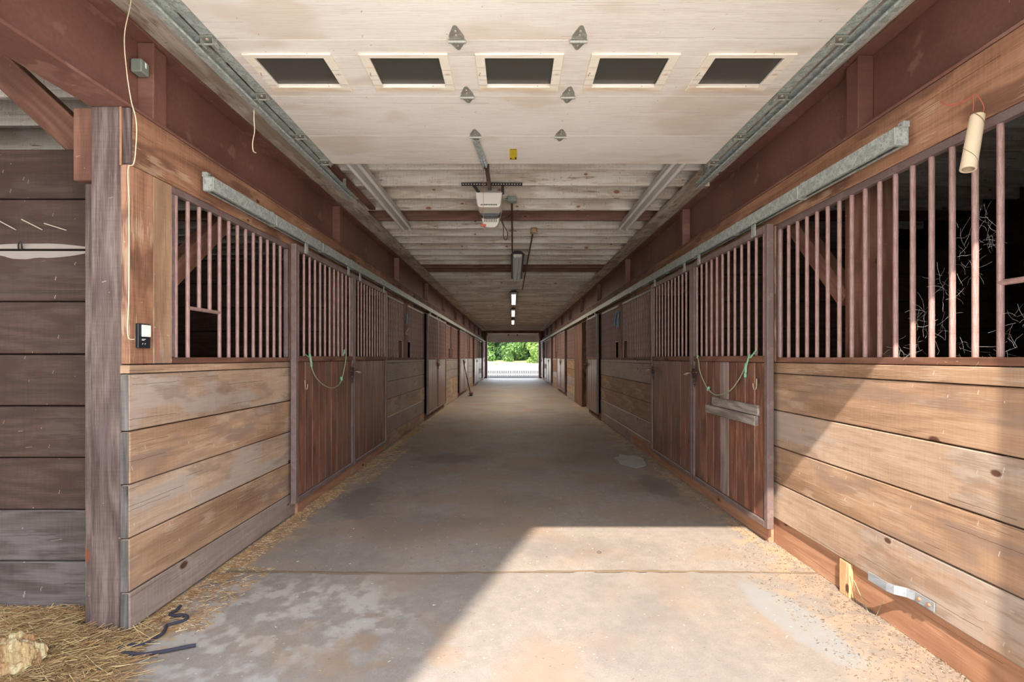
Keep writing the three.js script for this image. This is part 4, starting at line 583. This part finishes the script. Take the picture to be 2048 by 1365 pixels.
// ---------------------------------------------------------------- things on the floor
{ // straw and hay: nobody could count it
  const strawGeo = new THREE.BoxGeometry(1, 0.0016, 0.002);
  const put = (name, n, where, label, cat, len, cols) => {
    const im = new THREE.InstancedMesh(strawGeo, M.straw, n); im.name = numbered(name); const m = new THREE.Matrix4(), q = new THREE.Quaternion(), c = new THREE.Color();
    for (let i = 0; i < n; i++) { const [x, y, d] = where(i); q.setFromEuler(new THREE.Euler(0, rr(-0.9, 0.9) + (rnd() < 0.3 ? rr(-1.5, 1.5) : 0.25), rr(-0.22, 0.22))); m.compose(V(x, y, -d), q, V(rr(len[0], len[1]), rr(0.7, 1.3), rr(0.7, 1.3))); im.setMatrixAt(i, m); const k = cols[Math.floor(rnd() * cols.length)]; c.setRGB(k[0], k[1], k[2], THREE.SRGBColorSpace); c.multiplyScalar(rr(0.8, 1.15)); im.setColorAt(i, c); }
    im.castShadow = im.receiveShadow = true; scene.add(im); return tag(im, label, cat, null, 'stuff');
  };
  const hay = [[0.72, 0.6, 0.42], [0.62, 0.5, 0.34], [0.82, 0.72, 0.52], [0.54, 0.42, 0.3], [0.68, 0.52, 0.34]], sawdust = [[0.62, 0.54, 0.45], [0.56, 0.46, 0.37], [0.68, 0.62, 0.55], [0.44, 0.36, 0.29]], chaff = [[0.74, 0.58, 0.38], [0.66, 0.5, 0.34], [0.84, 0.76, 0.62], [0.58, 0.44, 0.32]];
  put('hay', 14000, () => { let x, d; do { x = rr(-3.3, -1.45); d = rr(1.95, 2.63); } while (x > -1.95 - (d - 2.3) * 0.55 + rr(-0.25, 0.25) || (x > -2.25 && x < -1.94 && d > 2.43)); return [x, rr(-0.004, 0.045) * (x < -2 ? 1 : 0.4) + 0.004, d]; }, 'loose trampled hay heaped on the floor of the bay', 'hay', [0.03, 0.17], hay);
  put('straw', 4000, () => { const d = 2.45 + Math.pow(rnd(), 1.3) * 2.6; return [-1.93 + Math.pow(rnd(), 2.2) * (d < 3.2 ? 0.34 : 0.16), rr(0.001, 0.008), d]; }, 'straw crumbs swept along the foot of the push-button wall', 'straw', [0.006, 0.05], chaff);
  put('straw', 1500, () => { const d = rr(4.6, 10); return [-1.9 + Math.pow(rnd(), 1.6) * (d > 5.3 && d < 7.3 ? 0.3 : 0.12), rr(0.001, 0.012), d]; }, 'hay tufts caught below the doors on the push-button side', 'straw', [0.015, 0.09], hay);
  put('straw', 5200, () => { const d = 1.95 + Math.pow(rnd(), 1.2) * 4.4; return [1.99 - Math.pow(rnd(), 2.0) * (d < 3.6 ? 0.5 : 0.22), rr(0.001, 0.006), d]; }, 'sawdust and straw crumbs along the foot of the sunlit plinth', 'straw', [0.003, 0.016], sawdust);
  put('straw', 420, () => [rr(-1.8, 1.8), 0.002, rr(2.0, 9)], 'stray straw bits scattered over the aisle concrete', 'straw', [0.004, 0.018], [[0.74, 0.7, 0.62], [0.52, 0.43, 0.35], [0.8, 0.77, 0.7]]);
  // rope
  const W = (p) => p.map(([x, y]) => { const v = onFloor(x, y, 0.012); return v; });
  tag(mesh('rope', tubeGeo(W([[361, 1213], [352, 1222], [340, 1229], [352, 1232], [368, 1231], [375, 1236], [368, 1242], [350, 1247], [333, 1252], [331, 1258], [325, 1268], [310, 1277], [300, 1285], [285, 1290], [268, 1291], [255, 1289], [243, 1294], [234, 1303]]), 0.0085, 140, 8), M.rope), 'dark braided rope zigzagging across the straw by the plank wall', 'rope');
  tag(mesh('rope', tubeGeo(W([[245, 1306], [262, 1308], [285, 1310], [305, 1307], [330, 1303], [355, 1298], [375, 1294], [391, 1291]]), 0.0085, 80, 8), M.rope), 'short straight dark rope end lying in the hay', 'rope');
  const pb = new THREE.IcosahedronGeometry(0.014, 1); pb.scale(1.2, 0.5, 1); const pe = mesh('pebble', pb, plain(0x5d564e, 0.9)); pe.position.copy(onFloor(1198, 1105, 0.005)); tag(pe, 'single dark pebble on the sunlit concrete', 'pebble');
  { const o = onFloor(1722, 1255), t = thing('dry_twig', 'wispy dry twig leaning against the sunlit plinth beside the pine block', 'twig', [1.955, 0, o.z]); const W2 = (a) => a.map(([x, y, dx]) => onWall(x, y, 1.955 + (dx || 0)).sub(t.position));
    mesh('stem', tubeGeo(W2([[1697, 1150], [1708, 1163], [1718, 1185], [1730, 1212], [1747, 1243]]), 0.002, 30, 5), M.twine, t); mesh('side_stem', tubeGeo(W2([[1710, 1165], [1708, 1190], [1705, 1222]]), 0.0014, 20, 5), M.twine, t); mesh('side_stem', tubeGeo(W2([[1747, 1243], [1757, 1222], [1766, 1200]]), 0.0012, 20, 5), M.twine, t); mesh('side_stem', tubeGeo(W2([[1712, 1168], [1718, 1166], [1721, 1162]]), 0.001, 12, 5), M.twine, t); }
  // crumbly block
  const lump = (r, sx, sy, sz, s) => { const g = new THREE.IcosahedronGeometry(r, 16), p = g.attributes.position, v = V(0, 0, 0); for (let i = 0; i < p.count; i++) { v.fromBufferAttribute(p, i).normalize(); const n = fbm((v.x * 0.5 + 1.3) / 4, (v.y * 0.7 + v.z + 2.7) / 8, 16, 32, s, 5) + 0.5 * fbm((v.z + 2) / 4, (v.y + 2) / 4, 24, 24, s + 9, 4); p.setXYZ(i, v.x * r * sx * (0.55 + 0.6 * n), v.y * r * sy * (0.55 + 0.6 * n), v.z * r * sz * (0.55 + 0.6 * n)); } g.computeVertexNormals(); for (let i = 0; i < p.count; i++) g.attributes.uv.setXY(i, p.getX(i) * 1.3 + p.getY(i) * 0.9, p.getZ(i) * 1.3 + p.getY(i) * 0.7); return g; };
  const foam = fleckMat({ s: 77, W: 0.5, H: 0.5, a: [176, 150, 108], b: [150, 112, 76], c: [190, 174, 134], clump: 0.54, n: 8, fine: 0.3, rough: 0.95, w: 256, h: 256, bump: 0.004 });
  const ch = thing('foam_chunk', 'torn crumbly yellow foam chunk lying on the hay', 'foam', [-2.27, 0, -2.12]);
  mesh('torn_block', lump(0.1, 1.15, 0.95, 0.9, 3), foam, ch, [0.05, 0.06, 0]); mesh('loose_piece', lump(0.08, 1.1, 0.9, 1.0, 8), plain(0xbfb188, 0.95), ch, [-0.08, 0.06, 0.06]); mesh('loose_piece', lump(0.06, 1.2, 0.7, 1.0, 15), foam, ch, [-0.02, 0.05, 0.1]);
  // broom
  const bt = onFloor(941, 792), g = thing('broom', 'dark push broom leaning against a deep stall door on the push-button side', 'broom', bt.toArray());
  mesh('handle', rodBetween(V(0, 0.06, 0), V(-0.28, 1.33, -0.05), 0.016, 8), M.darkIron, g); mesh('head', cbox(0.12, 0.06, 0.4, 2, 0.006), M.brown, g, [0.02, 0.1, 0]); mesh('bristles', cbox(0.1, 0.08, 0.38, 2, 0.01), M.black, g, [0.03, 0.04, 0]);
}

// ---------------------------------------------------------------- the far end and the yard beyond
{
  const g = thing('overhead_door', 'far sectional door hanging partly lowered in the bright opening', 'garage door', [0, 2.45, -32.56]);
  board('section', [-1.73, 1.73, 2.45, 2.96, 32.53, 32.57], M.panel, g, 0); const t = mesh('section', cbox(3.46, 0.5, 0.04, 0, 0.003), M.panel, g, [0, 0.66, 0.2]); t.rotation.x = 1.1;
  for (const x of [-0.3, 0.3]) mesh('hinge', cbox(0.07, 0.12, 0.01, 1, 0.002), M.darkIron, g, [x, 0.49, 0.03]);
  for (const s of [-1, 1]) mesh('end_track', cbox(0.03, 2.9, 0.06, 1, 0.003), M.zinc, g, [s * 1.76, -1.0, 0.03]);
  const ap = mesh('asphalt_apron', cbox(26, 0.05, 22, 0, 0.01), new THREE.MeshPhysicalMaterial({ color: 0x3c3b3a, roughness: 1, specularIntensity: 0.05 })); ap.position.set(0, -0.075, -44.1); tag(ap, 'grey asphalt apron behind the picket fence', 'pavement', null, 'structure');
  const f = thing('picket_fence', 'white picket fence standing across the far opening', 'fence', [0, -0.12, -38.2]);
  for (let x = -4.2; x <= 4.2; x += 0.145) { const sh = new THREE.Shape([[-0.026, 0], [0.026, 0], [0.026, 0.93], [0, 0.99], [-0.026, 0.93]].map((p) => new THREE.Vector2(...p))); const k = 'picket'; if (!cache.has(k)) cache.set(k, new THREE.ExtrudeGeometry(sh, { depth: 0.018, bevelEnabled: false })); mesh('picket', cache.get(k), M.fence, f, [x, -0.02, 0]); }
  for (const y of [0.2, 0.72]) mesh('rail', cbox(8.5, 0.08, 0.03, 0, 0.003), M.fence, f, [0, y, -0.02]); for (const x of [-4.2, -2.1, 0, 2.1, 4.2]) mesh('fence_post', cboxv(0.09, 1.05, 0.09, 1, 0.004, 1), M.fence, f, [x, 0.45, -0.085]);
  // berm, mulch mound
  const bm = new THREE.SphereGeometry(1, 40, 12, 0, Math.PI * 2, 0, Math.PI / 2), mnd = mesh('berm', bm, M.grass); mnd.scale.set(60, 1.0, 9); mnd.position.set(0, 0.1, -86); tag(mnd, 'low dry grass bank under the trees beyond the yard', 'bank', null, 'structure');
  const mm = mesh('mulch_mound', (() => { const q = new THREE.IcosahedronGeometry(1, 4), p = q.attributes.position; for (let i = 0; i < p.count; i++) { const n = 0.85 + 0.3 * hash(Math.round(p.getX(i) * 9), Math.round(p.getZ(i) * 9), 4); p.setXYZ(i, p.getX(i) * n, p.getY(i) * n, p.getZ(i) * n); } q.computeVertexNormals(); return q; })(), M.mulch); mm.scale.set(2.4, 0.55, 1.2); mm.position.set(-4.6, 0.35, -70); tag(mm, 'brown mulch mound in the yard beyond the picket fence', 'mound');
  // trees: trunk, and a crown of small leaves grown in clumps
  const leafQ = (c, n, r, arr) => { for (let i = 0; i < n; i++) { const v = V(rr(-1, 1), rr(-1, 1), rr(-1, 1)); if (v.lengthSq() > 1 || v.lengthSq() < 0.25) { i--; continue; } const p = c.clone().addScaledVector(v, r), s = rr(0.16, 0.34); const q = new THREE.Quaternion().setFromEuler(new THREE.Euler(rr(0, 6), rr(0, 6), rr(0, 6))); const a = [V(-s, 0, 0), V(0, -s * 0.6, s * 0.2), V(s, 0, 0), V(0, s * 0.6, s * 0.2)].map((k) => k.applyQuaternion(q).add(p)); for (const k of [a[0], a[1], a[2], a[0], a[2], a[3]]) arr.push(k.x, k.y, k.z); } };
  const tree = (x, d, h, r, mat, label) => { const t = thing('tree', label, 'tree', [x, 0.3, -d], 'trees beyond the yard'); mesh('trunk', new THREE.CylinderGeometry(0.12, 0.22, h * 0.5, 8), M.bark, t, [0, h * 0.25, 0]); const arr = []; for (let i = 0; i < 22; i++) { const an = rr(0, 6.28), rad = Math.sqrt(rnd()) * r * 0.8, y = (i < 8 ? rr(0.04, 0.3) : rr(0.2, 0.9)) * h; leafQ(V(Math.cos(an) * rad, y, Math.sin(an) * rad), 260, r * rr(0.32, 0.5), arr); } const G = new THREE.BufferGeometry(); G.setAttribute('position', new THREE.Float32BufferAttribute(arr, 3)); G.computeVertexNormals(); mesh('crown', G, mat, t); };
  [[-7.6, 84, 10, 3, 'B'], [-4.4, 82, 9, 2.6, 'A'], [-1.9, 84, 11, 3, 'B'], [0.4, 81, 8.5, 2.4, 'A'], [2.4, 85, 10, 2.8, 'B'], [4.1, 78, 7, 1.7, 'C'], [6.6, 84, 10, 3, 'A'], [-6.0, 90, 12, 3.5, 'B'], [-2.6, 91, 12, 3.6, 'B'], [1.4, 92, 12, 3.6, 'B'], [5.4, 91, 12, 3.6, 'B'], [-10.5, 86, 10, 3.2, 'A'], [9.8, 86, 10, 3.2, 'B']].forEach(([x, d, h, r, k]) => tree(x, d, h, r, M['leaf' + k], k === 'C' ? 'small bright yellow-green tree at the front of the tree row' : k === 'A' ? 'light green leafy tree in the row beyond the yard' : 'dark green leafy tree in the row beyond the yard'));
  // the silo whose shadow edge crosses the aisle floor
  const so = thing('silo', 'tall round concrete silo standing outside behind the hay bay', 'silo', [-5.06, 0, 4]);
  mesh('shaft', new THREE.CylinderGeometry(2.5, 2.5, 13, 96, 1), M.silo, so, [0, 6.4, 0]); mesh('dome', new THREE.SphereGeometry(2.52, 40, 12, 0, 6.2832, 0, Math.PI / 2), M.zinc, so, [0, 12.9, 0]);
}
renderer.render(scene, camera);
